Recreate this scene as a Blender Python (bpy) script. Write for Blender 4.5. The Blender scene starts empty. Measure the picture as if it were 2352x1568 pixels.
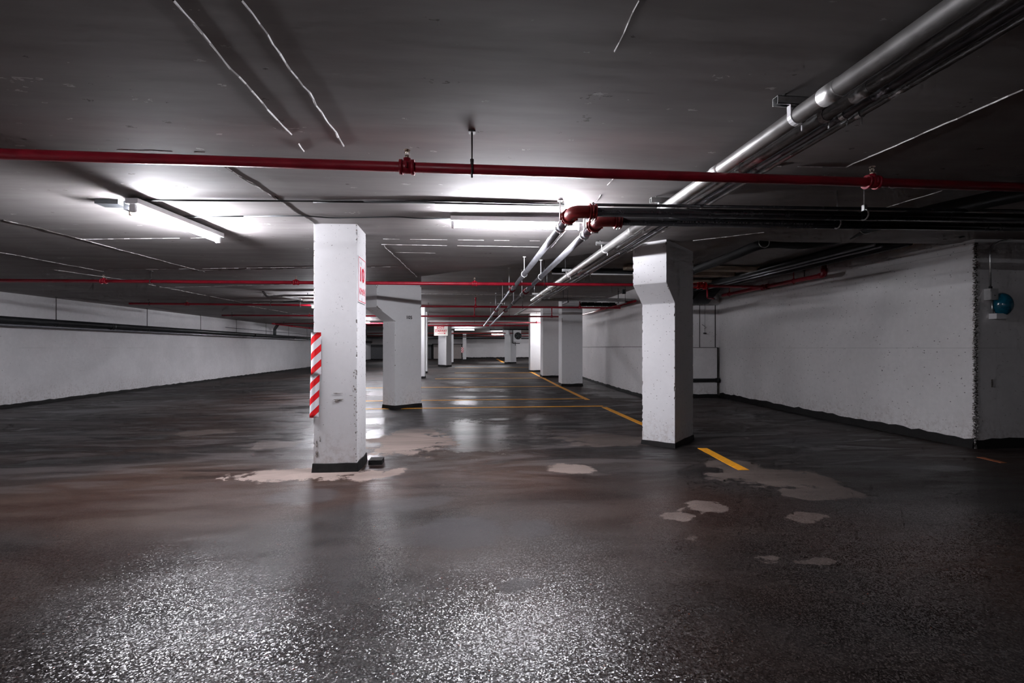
import bpy, math, random
from mathutils import Vector, Matrix
random.seed(7)
scene = bpy.context.scene
COL = scene.collection

# ------------------------------------------------------------------ camera, world, exposure
F = 1100.0                      # focal length in pixels of the 2352x1568 frame
HZ = 798.0                      # horizon row
CAMH = 1.25
TH = math.atan(111.0 / F)       # the aisle's vanishing point sits 111 px off centre
CT, ST = math.cos(TH), math.sin(TH)
cam = bpy.data.cameras.new('camera')
cam.lens = F / 2352 * 36.0
cam.sensor_width = 36.0
cam.shift_y = (HZ - 784.0) / 2352.0
cam.clip_start = 0.05
camo = bpy.data.objects.new('camera', cam)
COL.objects.link(camo)
camo.location = (0, 0, CAMH)
camo.rotation_euler = (math.pi / 2, 0, -TH)
scene.camera = camo
world = bpy.data.worlds.new('world')
scene.world = world
world.use_nodes = True
world.node_tree.nodes['Background'].inputs[0].default_value = (0.02, 0.02, 0.022, 1)
world.node_tree.nodes['Background'].inputs[1].default_value = 0.3
scene.view_settings.view_transform = 'Standard'
scene.view_settings.look = 'None'
scene.view_settings.gamma = 1.0
scene.view_settings.use_curve_mapping = False
scene.view_settings.exposure = 0.45
try:
    scene.cycles.use_denoising = True
    scene.cycles.max_bounces = 5
    scene.cycles.diffuse_bounces = 4
    scene.cycles.glossy_bounces = 3
    scene.cycles.sample_clamp_indirect = 12.0
    scene.cycles.use_adaptive_sampling = True
    scene.cycles.adaptive_threshold = 0.04
    scene.cycles.adaptive_min_samples = 12
    scene.cycles.caustics_reflective = False
    scene.cycles.caustics_refractive = False
except Exception:
    pass
TUBE = 560.0                     # radiance of a lit fluorescent tube


def P(px, py, z=None, Y=None, X=None):
    """Point of the place seen at pixel (px, py) on the plane z, Y or X (z above the floor)."""
    u = (px - 1176.0) / F
    v = (HZ - py) / F
    d = Vector((ST + u * CT, CT - u * ST, v))
    if z is not None:
        t = (z - CAMH) / v
    elif Y is not None:
        t = Y / d.y
    else:
        t = X / d.x
    return Vector((0, 0, CAMH)) + d * t


def lerp(a, b, t):
    return a + (b - a) * t


def interp(tab, x):
    if x <= tab[0][0]:
        return tab[0][1]
    for (a, fa), (b, fb) in zip(tab, tab[1:]):
        if x <= b:
            t = (x - a) / (b - a)
            return lerp(fa, fb, t)
    return tab[-1][1]


def ZF(x, y):
    """Floor height: nearly flat, with a gentle crest far down the aisle."""
    r = interp([(8, 0), (14.5, .06), (20, .15), (25.5, .2), (34, .1), (50, .1)], y)
    s = min(1, max(0, (x + 8.5) / 5.5))
    return r * s * s * (3 - 2 * s)


def PF(px, py):
    z = 0.0
    for _ in range(12):
        p = P(px, py, z=z)
        z = ZF(p.x, p.y)
    return Vector((p.x, p.y, z))


HIGH = 2.77
HPOLY = [(-3, 10.5), (-.75, 8.56), (1.64, 6.47), (2.9, 5.4), (4.0, 5.6), (12, 5.6), (12, 27), (-3, 27)]


def inpoly(x, y, poly):
    c = False
    n = len(poly)
    for i in range(n):
        x1, y1 = poly[i]
        x2, y2 = poly[(i + 1) % n]
        if (y1 > y) != (y2 > y) and x < (x2 - x1) * (y - y1) / (y2 - y1) + x1:
            c = not c
    return c


def CLOW(x):
    return 1.262 + .013 * x + CAMH


def CZ(x, y):
    return HIGH if inpoly(x, y, HPOLY) else CLOW(x)


def PC(px, py):
    z = CLOW(0)
    for _ in range(8):
        p = P(px, py, z=z)
        z = CLOW(p.x)
    return Vector((p.x, p.y, z))


# ------------------------------------------------------------------ materials
def new_mat(name):
    m = bpy.data.materials.new(name)
    m.use_nodes = True
    nt = m.node_tree
    return m, nt, nt.nodes['Principled BSDF']


class G:
    """Small helper for wiring node graphs."""
    def __init__(s, nt):
        s.nt = nt

    def n(s, t, ins=None, **kw):
        nd = s.nt.nodes.new(t)
        for k, v in kw.items():
            setattr(nd, k, v)
        for k, v in (ins or {}).items():
            s.put(nd.inputs[k], v)
        return nd

    def put(s, sock, v):
        if isinstance(v, bpy.types.NodeSocket):
            s.nt.links.new(v, sock)
        else:
            sock.default_value = v

    def math(s, op, a, b=0.0, c=0.0):
        nd = s.n('ShaderNodeMath', operation=op)
        s.put(nd.inputs[0], a)
        s.put(nd.inputs[1], b)
        s.put(nd.inputs[2], c)
        return nd.outputs[0]

    def mix(s, f, a, b):
        nd = s.n('ShaderNodeMix', data_type='RGBA')
        s.put(nd.inputs[0], f)
        s.put(nd.inputs[6], a)
        s.put(nd.inputs[7], b)
        return nd.outputs[2]

    def mixf(s, f, a, b):
        nd = s.n('ShaderNodeMix', data_type='FLOAT')
        s.put(nd.inputs[0], f)
        s.put(nd.inputs[2], a)
        s.put(nd.inputs[3], b)
        return nd.outputs[0]

    def ramp(s, v, lo, hi, a=0.0, b=1.0):
        nd = s.n('ShaderNodeMapRange', interpolation_type='SMOOTHSTEP')
        s.put(nd.inputs[0], v)
        nd.inputs[1].default_value = lo
        nd.inputs[2].default_value = hi
        nd.inputs[3].default_value = a
        nd.inputs[4].default_value = b
        return nd.outputs[0]

    def pos(s, scale=(1, 1, 1)):
        g = s.n('ShaderNodeNewGeometry')
        m = s.n('ShaderNodeVectorMath', operation='MULTIPLY')
        s.nt.links.new(g.outputs['Position'], m.inputs[0])
        m.inputs[1].default_value = scale
        return m.outputs[0]

    def noise(s, vec, scale, detail=4.0, rough=.55, dist=0.0):
        nd = s.n('ShaderNodeTexNoise')
        s.put(nd.inputs['Vector'], vec)
        nd.inputs['Scale'].default_value = scale
        nd.inputs['Detail'].default_value = detail
        nd.inputs['Roughness'].default_value = rough
        nd.inputs['Distortion'].default_value = dist
        return nd

    def voro(s, vec, scale, feature='F1', rnd=1.0):
        nd = s.n('ShaderNodeTexVoronoi', feature=feature)
        s.put(nd.inputs['Vector'], vec)
        nd.inputs['Scale'].default_value = scale
        nd.inputs['Randomness'].default_value = rnd
        return nd


def specks(g, vec, scale, size, dens, rag=.25):
    """Sparse small spots: 1 inside a spot."""
    nz = g.noise(vec, scale * 5, 2)
    mx = g.n('ShaderNodeMix', data_type='VECTOR')
    mx.inputs[0].default_value = rag / scale * 1.2
    g.put(mx.inputs[4], vec)
    g.put(mx.inputs[5], nz.outputs['Color'])
    v = g.voro(mx.outputs[1], scale)
    sep = g.n('ShaderNodeSeparateColor')
    g.nt.links.new(v.outputs['Color'], sep.inputs[0])
    pick = g.math('LESS_THAN', sep.outputs[0], dens)
    rad = g.math('MULTIPLY', sep.outputs[1], size)
    hit = g.math('LESS_THAN', v.outputs['Distance'], rad)
    return g.math('MULTIPLY', pick, hit)


def paint_concrete(name, base, var=.10, pits=.25, grime=True, streak=.0, pit_scale=9.0, rough=.75, seams=True):
    m, nt, b = new_mat(name)
    g = G(nt)
    p = g.pos()
    big = g.noise(p, .9, 5, .6)
    fine = g.noise(p, 14, 4, .65)
    k = g.math('MULTIPLY', g.math('ADD', g.math('MULTIPLY', big.outputs[0], .65), g.math('MULTIPLY', fine.outputs[0], .35)), 1.0)
    k = g.ramp(k, .3, .7, 1 - var, 1 + var * .5)
    base_c = g.n('ShaderNodeVectorMath', operation='SCALE')
    base_c.inputs[0].default_value = base
    g.put(base_c.inputs['Scale'], k)
    col = base_c.outputs[0]
    if grime:      # splash dirt with a ragged top close to the floor
        sx = g.n('ShaderNodeSeparateXYZ')
        nt.links.new(p, sx.inputs[0])
        e = g.noise(g.pos((3, 3, 1.2)), 2.0, 5, .7)
        h = g.math('ADD', sx.outputs[2], g.math('MULTIPLY', e.outputs[0], -.8))
        gr = g.ramp(h, -.45, .12, .55, 0)
        gr = g.math('MULTIPLY', gr, g.ramp(g.noise(p, 22, 4, .7).outputs[0], .4, .7))
        col = g.mix(gr, col, (.33, .26, .23, 1))
    if seams:      # faint form-board lines in the cast concrete
        sx = g.n('ShaderNodeSeparateXYZ')
        nt.links.new(p, sx.inputs[0])
        ww = g.math('ABSOLUTE', g.math('SUBTRACT', g.math('FRACT', g.math('MULTIPLY', sx.outputs[2], 1 / 1.22)), .02))
        ln = g.math('LESS_THAN', ww, .0035)
        brk = g.ramp(g.noise(p, 1.3, 3).outputs[0], .42, .6)
        col = g.mix(g.math('MULTIPLY', g.math('MULTIPLY', ln, brk), .35), col, (.3, .29, .28, 1))
    hole = specks(g, p, pit_scale, .12, pits)
    hole2 = specks(g, g.pos((1, 1, 1.7)), pit_scale * 3.2, .3, pits * .35, .5)
    marks = specks(g, g.pos((1.2, 1.2, .6)), pit_scale * .55, .085, pits * 1.2, 1.4)
    hh = g.math('MINIMUM', 1.0, g.math('ADD', g.math('ADD', hole, hole2), g.math('MULTIPLY', marks, .6)))
    col = g.mix(g.math('MULTIPLY', hh, .8), col, (.10, .09, .09, 1))
    nt.links.new(col, b.inputs['Base Color'])
    b.inputs['Roughness'].default_value = rough
    b.inputs['Specular IOR Level'].default_value = .3
    bp = g.n('ShaderNodeBump', {'Strength': .22, 'Distance': .006, 'Height': g.noise(p, 7, 5, .6).outputs[0]})
    nt.links.new(bp.outputs[0], b.inputs['Normal'])
    return m


def ceiling_mat():
    m, nt, b = new_mat('ceiling_paint')
    g = G(nt)
    p = g.pos()
    st = g.noise(g.pos((.5, 3.0, 1)), 1.6, 6, .62)
    big = g.noise(p, .5, 4, .6)
    k = g.ramp(g.math('ADD', g.math('MULTIPLY', st.outputs[0], .5), g.math('MULTIPLY', big.outputs[0], .5)), .34, .66)
    col = g.mix(k, (.265, .245, .24, 1), (.375, .352, .345, 1))
    wt = specks(g, g.pos((.8, 1.6, 1)), 3.6, .12, .45, .8)
    wt2 = specks(g, g.pos((.7, 1.6, 1)), 11, .2, .22, .6)
    dk = specks(g, g.pos((.8, 1.4, 1)), 4.1, .14, .34, .8)
    dk2 = specks(g, g.pos((.8, 1.4, 1)), 11, .2, .14, .6)
    zone = g.ramp(big.outputs[0], .42, .56)
    wt = g.math('MINIMUM', 1.0, g.math('ADD', wt, g.math('MULTIPLY', wt2, zone)))
    dk = g.math('MINIMUM', 1.0, g.math('ADD', dk, dk2))
    col = g.mix(g.math('MULTIPLY', dk, .7), col, (.10, .085, .08, 1))
    col = g.mix(g.math('MULTIPLY', wt, .6), col, (.8, .79, .78, 1))
    nt.links.new(col, b.inputs['Base Color'])
    b.inputs['Roughness'].default_value = .75
    b.inputs['Specular IOR Level'].default_value = .2
    und = g.noise(g.pos((.35, 1.2, 1)), .8, 6, .45)
    bp = g.n('ShaderNodeBump', {'Strength': .35, 'Distance': .03, 'Height': und.outputs[0]})
    nt.links.new(bp.outputs[0], b.inputs['Normal'])
    return m


# floor patches: pixel centre, half width, half height, kind
DRY = [(945, 1015, 100, 26, 1.0), (700, 1090, 150, 15, .95), (835, 1095, 40, 10, .8), (912, 1083, 26, 9, .95),
       (1305, 1078, 60, 12, .55), (1560, 1188, 45, 14, .55), (1625, 1165, 46, 16, .5), (1850, 1187, 42, 12, .5),
       (1780, 1098, 130, 26, .42), (1680, 1068, 70, 14, .35), (960, 990, 50, 6, .6), (1400, 1010, 110, 16, .35),
       (1880, 1135, 110, 16, .32), (470, 992, 60, 7, .35), (620, 1022, 60, 10, .3), (1765, 1285, 40, 9, .35), (1890, 1288, 50, 9, .3), (1600, 1235, 22, 12, .35)]
GREY = [(1060, 1225, 120, 42, .6), (1230, 1215, 60, 30, .5), (935, 1235, 70, 26, .35), (700, 1140, 100, 22, .5), (900, 1160, 110, 20, .35),
        (1190, 1345, 60, 22, .45), (1840, 1015, 110, 13, .6), (2060, 1070, 80, 12, .5), (1960, 1000, 70, 8, .4), (990, 1150, 60, 14, .3)]
WET = [(1085, 1000, 95, 36, 1.0), (860, 1000, 30, 14, 1.0), (870, 968, 40, 8, 1), (680, 1010, 60, 40, .8), (870, 903, 30, 7, 1), (1065, 923, 60, 6, 1),
       (1420, 905, 70, 8, 1), (1385, 890, 40, 6, 1), (560, 985, 120, 14, .5), (1020, 878, 60, 3, 1), (1240, 960, 60, 10, .6),
       (1200, 990, 60, 12, .6), (1110, 895, 60, 4, .8), (1680, 965, 90, 12, .6), (855, 1045, 18, 12, .9), (430, 925, 200, 9, .5), (250, 945, 120, 12, .5),
       (120, 1000, 160, 14, .4), (1150, 842, 90, 3, .9), (1060, 862, 60, 3, .9)]


def floor_mat():
    m, nt, b = new_mat('wet_asphalt')
    g = G(nt)
    p = g.pos()
    warp = g.noise(p, 1.7, 6, .8)
    ws = g.n('ShaderNodeSeparateColor')
    nt.links.new(warp.outputs['Color'], ws.inputs[0])
    at = g.n('ShaderNodeAttribute', attribute_name='patches')
    as_ = g.n('ShaderNodeSeparateXYZ')
    nt.links.new(at.outputs['Vector'], as_.inputs[0])
    ak = g.n('ShaderNodeAttribute', attribute_name='patch_strength')
    ks = g.n('ShaderNodeSeparateXYZ')
    nt.links.new(ak.outputs['Vector'], ks.inputs[0])

    def field(i, amp, soft):
        v = g.math('ADD', as_.outputs[i], g.math('MULTIPLY', g.math('SUBTRACT', ws.outputs[i], .5), amp))
        return g.math('MULTIPLY', g.ramp(v, 0, soft), ks.outputs[i])
    dry = field(0, 3.2, .12)
    grey = field(1, 1.4, .3)
    wet = field(2, 3.2, .14)
    big = g.noise(g.pos((.5, 1.2, 1)), .45, 4, .6, .4).outputs[0]
    med = g.noise(g.pos((.45, 1.5, 1)), 1.5, 5, .66, .8).outputs[0]
    mott = g.ramp(g.math('ADD', g.math('MULTIPLY', big, .5), g.math('MULTIPLY', med, .5)), .41, .60)
    hue = g.noise(p, .31, 3).outputs[0]
    s0 = g.n('ShaderNodeSeparateXYZ')
    nt.links.new(p, s0.inputs[0])
    sx0 = s0.outputs[1]
    cb = PF(430, 1120)
    bs = g.n('ShaderNodeVectorMath', operation='DISTANCE')
    bm_ = g.n('ShaderNodeVectorMath', operation='MULTIPLY')
    nt.links.new(p, bm_.inputs[0])
    bm_.inputs[1].default_value = (1 / 1.9, 1 / 1.0, 0)
    nt.links.new(bm_.outputs[0], bs.inputs[0])
    bs.inputs[1].default_value = (cb.x / 1.9, cb.y / 1.0, 0)
    rust = g.ramp(bs.outputs['Value'], .2, 1.4, .35, 0)
    hue = g.math('ADD', hue, rust)
    base = g.mix(g.ramp(hue, .42, .62), (.009, .0078, .0078, 1), (.024, .0095, .0060, 1))
    light = g.mix(g.ramp(hue, .42, .62), (.024, .0205, .020, 1), (.038, .0215, .0150, 1))
    col = g.mix(mott, base, light)
    v = g.voro(p, 175, 'F1')
    cs = g.n('ShaderNodeSeparateColor')
    nt.links.new(v.outputs['Color'], cs.inputs[0])
    stone = g.mix(cs.outputs[1], (.012, .010, .010, 1), (.058, .036, .028, 1))
    near = g.ramp(sx0, 3.0, 7.0, .75, .15)
    col = g.mix(g.math('MULTIPLY', near, g.ramp(cs.outputs[0], .45, .95)), col, stone)
    stk0 = g.noise(g.pos((.30, 1.35, 1)), 1.7, 6, .68, 1.2).outputs[0]
    fz = g.ramp(sx0, 3.4, 6.5)
    col = g.mix(g.math('MULTIPLY', g.ramp(stk0, .505, .58, 0, .7), fz), col, (.085, .072, .071, 1))
    col = g.mix(g.math('MULTIPLY', g.ramp(stk0, .40, .47, .85, 0), fz), col, (.007, .006, .006, 1))
    red = specks(g, p, 60, .25, .03)
    col = g.mix(g.math('MULTIPLY', red, .7), col, (.35, .08, .03, 1))
    col = g.mix(grey, col, (.05, .047, .05, 1))
    dcol = g.mix(g.ramp(med, .35, .65), (.17, .13, .113, 1), (.26, .205, .18, 1))
    col = g.mix(dry, col, dcol)
    nt.links.new(col, b.inputs['Base Color'])
    stk = stk0
    film = g.ramp(stk, .50, .62)
    damp = g.ramp(stk, .40, .47, 1, 0)
    ro = g.mixf(mott, .44, .60)
    ro = g.mixf(g.math('MULTIPLY', damp, g.ramp(sx0, 3, 6)), ro, .30)
    ro = g.mixf(grey, ro, .5)
    ro = g.mixf(wet, ro, .30)
    ro = g.mixf(dry, ro, .85)
    sy = g.n('ShaderNodeSeparateXYZ')
    nt.links.new(p, sy.inputs[0])
    ro = g.math('MULTIPLY', ro, g.ramp(g.math('ADD', sy.outputs[1], g.math('MULTIPLY', big, 3.0)), 3.6, 6.0, .54, 1.0))
    ro = g.math('ADD', ro, g.ramp(sy.outputs[1], 10, 20, 0, .26))
    nt.links.new(ro, b.inputs['Roughness'])
    g.put(b.inputs['Specular IOR Level'], g.ramp(sx0, 2.0, 4.5, .55, .28))
    b.inputs['IOR'].default_value = 1.45
    # exposed aggregate, coarser close to the camera where the coat has worn off
    sx = g.n('ShaderNodeSeparateXYZ')
    nt.links.new(p, sx.inputs[0])
    wear = g.ramp(g.math('ADD', sx.outputs[1], g.math('MULTIPLY', big, 4.0)), 3.4, 6.6, 1, .16)
    wear = g.math('MULTIPLY', wear, g.ramp(grey, 0, .5, 1, .35))
    wear = g.math('MULTIPLY', wear, g.ramp(wet, 0, 1, 1, .3))
    und = g.noise(g.pos((.6, 1, 1)), 2.2, 5, .6).outputs[0]
    bp2 = g.n('ShaderNodeBump', {'Strength': .3, 'Distance': .03, 'Height': und})
    # every stone of the aggregate faces its own way
    vs = g.n('ShaderNodeVectorMath', operation='SUBTRACT')
    nt.links.new(v.outputs['Color'], vs.inputs[0])
    vs.inputs[1].default_value = (.5, .5, .5)
    tilt = g.n('ShaderNodeVectorMath', operation='SCALE')
    nt.links.new(vs.outputs[0], tilt.inputs[0])
    g.put(tilt.inputs['Scale'], g.math('MULTIPLY', wear, .46))
    ad = g.n('ShaderNodeVectorMath', operation='ADD')
    nt.links.new(tilt.outputs[0], ad.inputs[0])
    nt.links.new(bp2.outputs[0], ad.inputs[1])
    no = g.n('ShaderNodeVectorMath', operation='NORMALIZE')
    nt.links.new(ad.outputs[0], no.inputs[0])
    nt.links.new(no.outputs[0], b.inputs['Normal'])
    return m


def simple(name, col, rough=.5, metal=0.0, var=.12, scale=12, spec=.5, bump=0.0):
    m, nt, b = new_mat(name)
    g = G(nt)
    n = g.noise(g.pos(), scale, 5, .65)
    dark = tuple(c * (1 - var) for c in col[:3]) + (1,)
    lite = tuple(min(1, c * (1 + var)) for c in col[:3]) + (1,)
    c = g.mix(g.ramp(n.outputs[0], .3, .7), dark, lite)
    nt.links.new(c, b.inputs['Base Color'])
    nt.links.new(g.ramp(n.outputs[0], .2, .8, max(0, rough - .08), min(1, rough + .1)), b.inputs['Roughness'])
    b.inputs['Metallic'].default_value = metal
    b.inputs['Specular IOR Level'].default_value = spec
    if bump:
        bp = g.n('ShaderNodeBump', {'Strength': bump, 'Distance': .01, 'Height': n.outputs[0]})
        nt.links.new(bp.outputs[0], b.inputs['Normal'])
    return m


def emit_mat(name, col, power):
    m = bpy.data.materials.new(name)
    m.use_nodes = True
    nt = m.node_tree
    nt.nodes.clear()
    e = nt.nodes.new('ShaderNodeEmission')
    e.inputs[0].default_value = col + (1,)
    e.inputs[1].default_value = power
    o = nt.nodes.new('ShaderNodeOutputMaterial')
    nt.links.new(e.outputs[0], o.inputs[0])
    return m


def stripe_mat():
    m, nt, b = new_mat('red_white_stripes')
    g = G(nt)
    tc = g.n('ShaderNodeUVMap')
    sx = g.n('ShaderNodeSeparateXYZ')
    nt.links.new(tc.outputs[0], sx.inputs[0])
    a = g.math('ADD', g.math('MULTIPLY', sx.outputs[0], -.95), sx.outputs[1])
    s = g.math('FRACT', g.math('DIVIDE', a, .152))
    f = g.math('LESS_THAN', s, .47)
    n = g.noise(g.pos(), 30, 4).outputs[0]
    red = g.mix(g.ramp(n, .4, .7), (.85, .012, .02, 1), (.78, .03, .03, 1))
    nt.links.new(g.mix(f, (.82, .80, .84, 1), red), b.inputs['Base Color'])
    b.inputs['Roughness'].default_value = .35
    return m


M = {}
M['wall'] = paint_concrete('white_painted_concrete', (.80, .775, .775), pits=.20)
M['wall_light'] = paint_concrete('lightened_white_wall_paint', (.80, .785, .80), pits=.12)  # wall colour raised to stand in for lamp light it lacks
M['column'] = paint_concrete('white_column_paint', (.66, .65, .66), var=.06, pits=.42, pit_scale=11, seams=False)
M['column_far'] = paint_concrete('white_column_paint_clean', (.74, .735, .745), var=.06, pits=.08, pit_scale=9, seams=False)
M['ceiling'] = ceiling_mat()
M['ridge'] = simple('flaking_white_ridge', (.72, .70, .69), .7, var=.25, scale=40)
M['joint'] = simple('dark_open_joint', (.055, .048, .045), .9, var=.3, scale=30)
M['floor'] = floor_mat()
M['black'] = simple('black_base_paint', (.011, .010, .010), .75, var=.4, scale=14, spec=.25, bump=.4)
M['bare'] = simple('broken_bare_concrete', (.24, .215, .20), .9, var=.55, scale=35, bump=.8)
M['red'] = simple('red_pipe_paint', (.33, .009, .024), .38, var=.2, scale=9)
M['redbright'] = simple('bright_red_valve_paint', (.75, .01, .015), .35, var=.1)
M['redoxide'] = simple('dark_red_coupling_paint', (.27, .02, .022), .4, var=.25, scale=18)
M['zinc'] = simple('galvanised_steel', (.62, .62, .62), .38, 1.0, var=.12, scale=20)
M['alu'] = simple('bright_conduit_metal', (.86, .85, .83), .40, .85, var=.05, scale=6)
M['greysteel'] = simple('grey_steel_pipe', (.36, .36, .39), .35, .8, var=.12, scale=10)
M['blackpipe'] = simple('gloss_black_pipe', (.012, .012, .014), .22, var=.3, scale=8)
M['darkpipe'] = simple('dark_grey_drain_pipe', (.022, .023, .025), .4, var=.3, scale=8)
M['rubber'] = simple('matt_black_insulation', (.015, .015, .016), .8, var=.3, scale=14)
M['duct'] = simple('dark_duct_metal', (.07, .075, .08), .55, .3, var=.2, scale=6)
M['rod'] = simple('threaded_rod_steel', (.07, .06, .06), .5, .5, var=.2)
M['yellow'] = simple('yellow_line_paint', (.85, .36, .012), .55, var=.16, scale=26)
M['orange'] = simple('worn_orange_line_paint', (.42, .12, .035), .6, var=.3, scale=20)
M['white'] = simple('white_enamel', (.78, .77, .78), .4, var=.04)
M['sign'] = simple('white_sign_plastic', (.80, .79, .81), .3, var=.03)
M['signred'] = simple('red_sign_ink', (.62, .01, .035), .4, var=.05)
M['signcream'] = simple('cream_sign_plastic', (.78, .74, .68), .4, var=.04)
M['ink'] = simple('black_stencil_ink', (.03, .03, .032), .7, var=.2)
M['beige'] = simple('beige_board', (.42, .34, .26), .7, var=.15, scale=6)
M['stripe'] = stripe_mat()
M['tube'] = emit_mat('lit_fluorescent_tube', (.93, .93, 1.0), TUBE)
M['tube_dim'] = emit_mat('ageing_fluorescent_tube', (.95, .95, 1.0), TUBE * .7)
M['blue'] = simple('blue_dome_plastic', (.003, .085, .14), .12, var=.35, scale=30)
M['greybox'] = simple('grey_junction_box', (.42, .41, .41), .5, var=.1)
M['brass'] = simple('sprinkler_brass', (.62, .5, .42), .3, 1.0, var=.1)
M['door'] = simple('dull_brown_door_paint', (.36, .31, .29), .6, var=.08)
M['recess_shade'] = simple('recess_shade_colour', (.10, .10, .105), .8, var=.15)  # flat dark colour standing in for shade inside the far recess


# ------------------------------------------------------------------ mesh builder
def frame_of(d):
    d = d.normalized()
    up = Vector((0, 0, 1)) if abs(d.z) < .9 else Vector((1, 0, 0))
    a = d.cross(up).normalized()
    return a, a.cross(d).normalized()


class MB:
    def __init__(s):
        s.v = []
        s.f = []
        s.m = []
        s.sm = []
        s.uv = {}

    def face(s, idx, mi=0, smooth=False):
        s.f.append(tuple(idx))
        s.m.append(mi)
        s.sm.append(smooth)

    def quad(s, a, b, c, d, mi=0):
        i = len(s.v)
        s.v += [Vector(a), Vector(b), Vector(c), Vector(d)]
        s.face((i, i + 1, i + 2, i + 3), mi)

    def box(s, lo, hi, mi=0, rot=0.0, c=None):
        x0, y0, z0 = lo
        x1, y1, z1 = hi
        pts = [Vector(q) for q in ((x0, y0, z0), (x1, y0, z0), (x1, y1, z0), (x0, y1, z0), (x0, y0, z1), (x1, y0, z1), (x1, y1, z1), (x0, y1, z1))]
        if rot:
            cc = Vector(c) if c else (pts[0] + pts[6]) / 2
            R = Matrix.Rotation(rot, 3, 'Z')
            pts = [R @ (q - cc) + cc for q in pts]
        i = len(s.v)
        s.v += pts
        for q in ((0, 3, 2, 1), (4, 5, 6, 7), (0, 1, 5, 4), (1, 2, 6, 5), (2, 3, 7, 6), (3, 0, 4, 7)):
            s.face([i + k for k in q], mi)
        return s

    def obox(s, a, b, w, h, mi=0):
        """Bar of width w (sideways) and height h between points a and b."""
        a = Vector(a)
        b = Vector(b)
        d = (b - a)
        x, y = frame_of(d)
        i = len(s.v)
        for q in (a, b):
            for sx, sy in ((-1, -1), (1, -1), (1, 1), (-1, 1)):
                s.v.append(q + x * sx * w / 2 + y * sy * h / 2)
        for q in ((0, 1, 2, 3), (7, 6, 5, 4), (0, 4, 5, 1), (1, 5, 6, 2), (2, 6, 7, 3), (3, 7, 4, 0)):
            s.face([i + k for k in q], mi)
        return s

    def tube(s, pts, r, n=16, mi=0, cap=True, radii=None):
        pts = [Vector(q) for q in pts]
        rings = []
        a = None
        for k, q in enumerate(pts):
            if k == 0:
                d = pts[1] - pts[0]
            elif k == len(pts) - 1:
                d = pts[-1] - pts[-2]
            else:
                d = (pts[k] - pts[k - 1]).normalized() + (pts[k + 1] - pts[k]).normalized()
            d = d.normalized()
            if a is None:
                a, bb = frame_of(d)
            else:
                a = (a - d * a.dot(d)).normalized()
                bb = a.cross(d).normalized()
            rr = radii[k] if radii else r
            base = len(s.v)
            for j in range(n):
                t = 2 * math.pi * j / n
                s.v.append(q + a * math.cos(t) * rr + bb * math.sin(t) * rr)
            rings.append(base)
        for r0, r1 in zip(rings, rings[1:]):
            for j in range(n):
                k = (j + 1) % n
                s.face((r0 + j, r0 + k, r1 + k, r1 + j), mi, True)
        if cap:
            s.face([rings[0] + j for j in reversed(range(n))], mi)
            s.face([rings[-1] + j for j in range(n)], mi)
        return s

    def cyl(s, a, b, r, n=16, mi=0, r2=None):
        return s.tube([a, b], r, n, mi, True, [r, r if r2 is None else r2])

    def ring(s, c, axis, R, r, n=20, k=8, mi=0, a0=0, a1=2 * math.pi):
        c = Vector(c)
        x, y = frame_of(Vector(axis))
        pts = [c + x * math.cos(a0 + (a1 - a0) * i / n) * R + y * math.sin(a0 + (a1 - a0) * i / n) * R for i in range(n + 1)]
        return s.tube(pts, r, k, mi)

    def build(s, name, mat, parent=None):
        me = bpy.data.meshes.new(name)
        off = Vector((0, 0, 0))
        if parent is not None:
            off = parent.location if parent.parent is None else parent.location + parent.parent.location
        else:
            xs = [q for q in s.v]
            lo = Vector((min(q.x for q in xs), min(q.y for q in xs), min(q.z for q in xs)))
            hi = Vector((max(q.x for q in xs), max(q.y for q in xs), max(q.z for q in xs)))
            off = Vector(((lo.x + hi.x) / 2, (lo.y + hi.y) / 2, lo.z))
        me.from_pydata([tuple(q - off) for q in s.v], [], s.f)
        mats = mat if isinstance(mat, (list, tuple)) else [mat]
        for mm in mats:
            me.materials.append(M[mm])
        for pl, mi, sm in zip(me.polygons, s.m, s.sm):
            pl.material_index = mi
            pl.use_smooth = sm
        if s.uv:
            lay = me.uv_layers.new(name='UVMap')
            for pl in me.polygons:
                for li in pl.loop_indices:
                    lay.data[li].uv = s.uv.get(me.loops[li].vertex_index, (0, 0))
        me.validate()
        me.update()
        o = bpy.data.objects.new(name, me)
        COL.objects.link(o)
        if parent is not None:
            o.parent = parent
        else:
            o.location = off
        return o


def fillet(pts, r, n=8):
    pts = [Vector(q) for q in pts]
    out = [pts[0]]
    for a, b, c in zip(pts, pts[1:], pts[2:]):
        d1 = (a - b).normalized()
        d2 = (c - b).normalized()
        ang = d1.angle(d2)
        L = min(r / math.tan(ang / 2) if ang < 3.1 else 0, (a - b).length * .45, (c - b).length * .45)
        p0 = b + d1 * L
        p1 = b + d2 * L
        for i in range(n + 1):
            t = i / n
            out.append(p0 * (1 - t) ** 2 + b * 2 * t * (1 - t) + p1 * t * t)
    out.append(pts[-1])
    return out


def tag(o, label=None, cat=None, group=None, kind=None):
    if label:
        o['label'] = label
    if cat:
        o['category'] = cat
    if group:
        o['group'] = group
    if kind:
        o['kind'] = kind
    return o


def thing(name, label, cat, loc=(0, 0, 0), group=None):
    o = bpy.data.objects.new(name, None)
    o.empty_display_size = .1
    COL.objects.link(o)
    o.location = loc
    tag(o, label, cat, group)
    return o


def struct(mb, name, mat, label=None, cat=None):
    o = mb.build(name, mat)
    tag(o, label, cat, None, 'structure')
    return o


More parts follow.
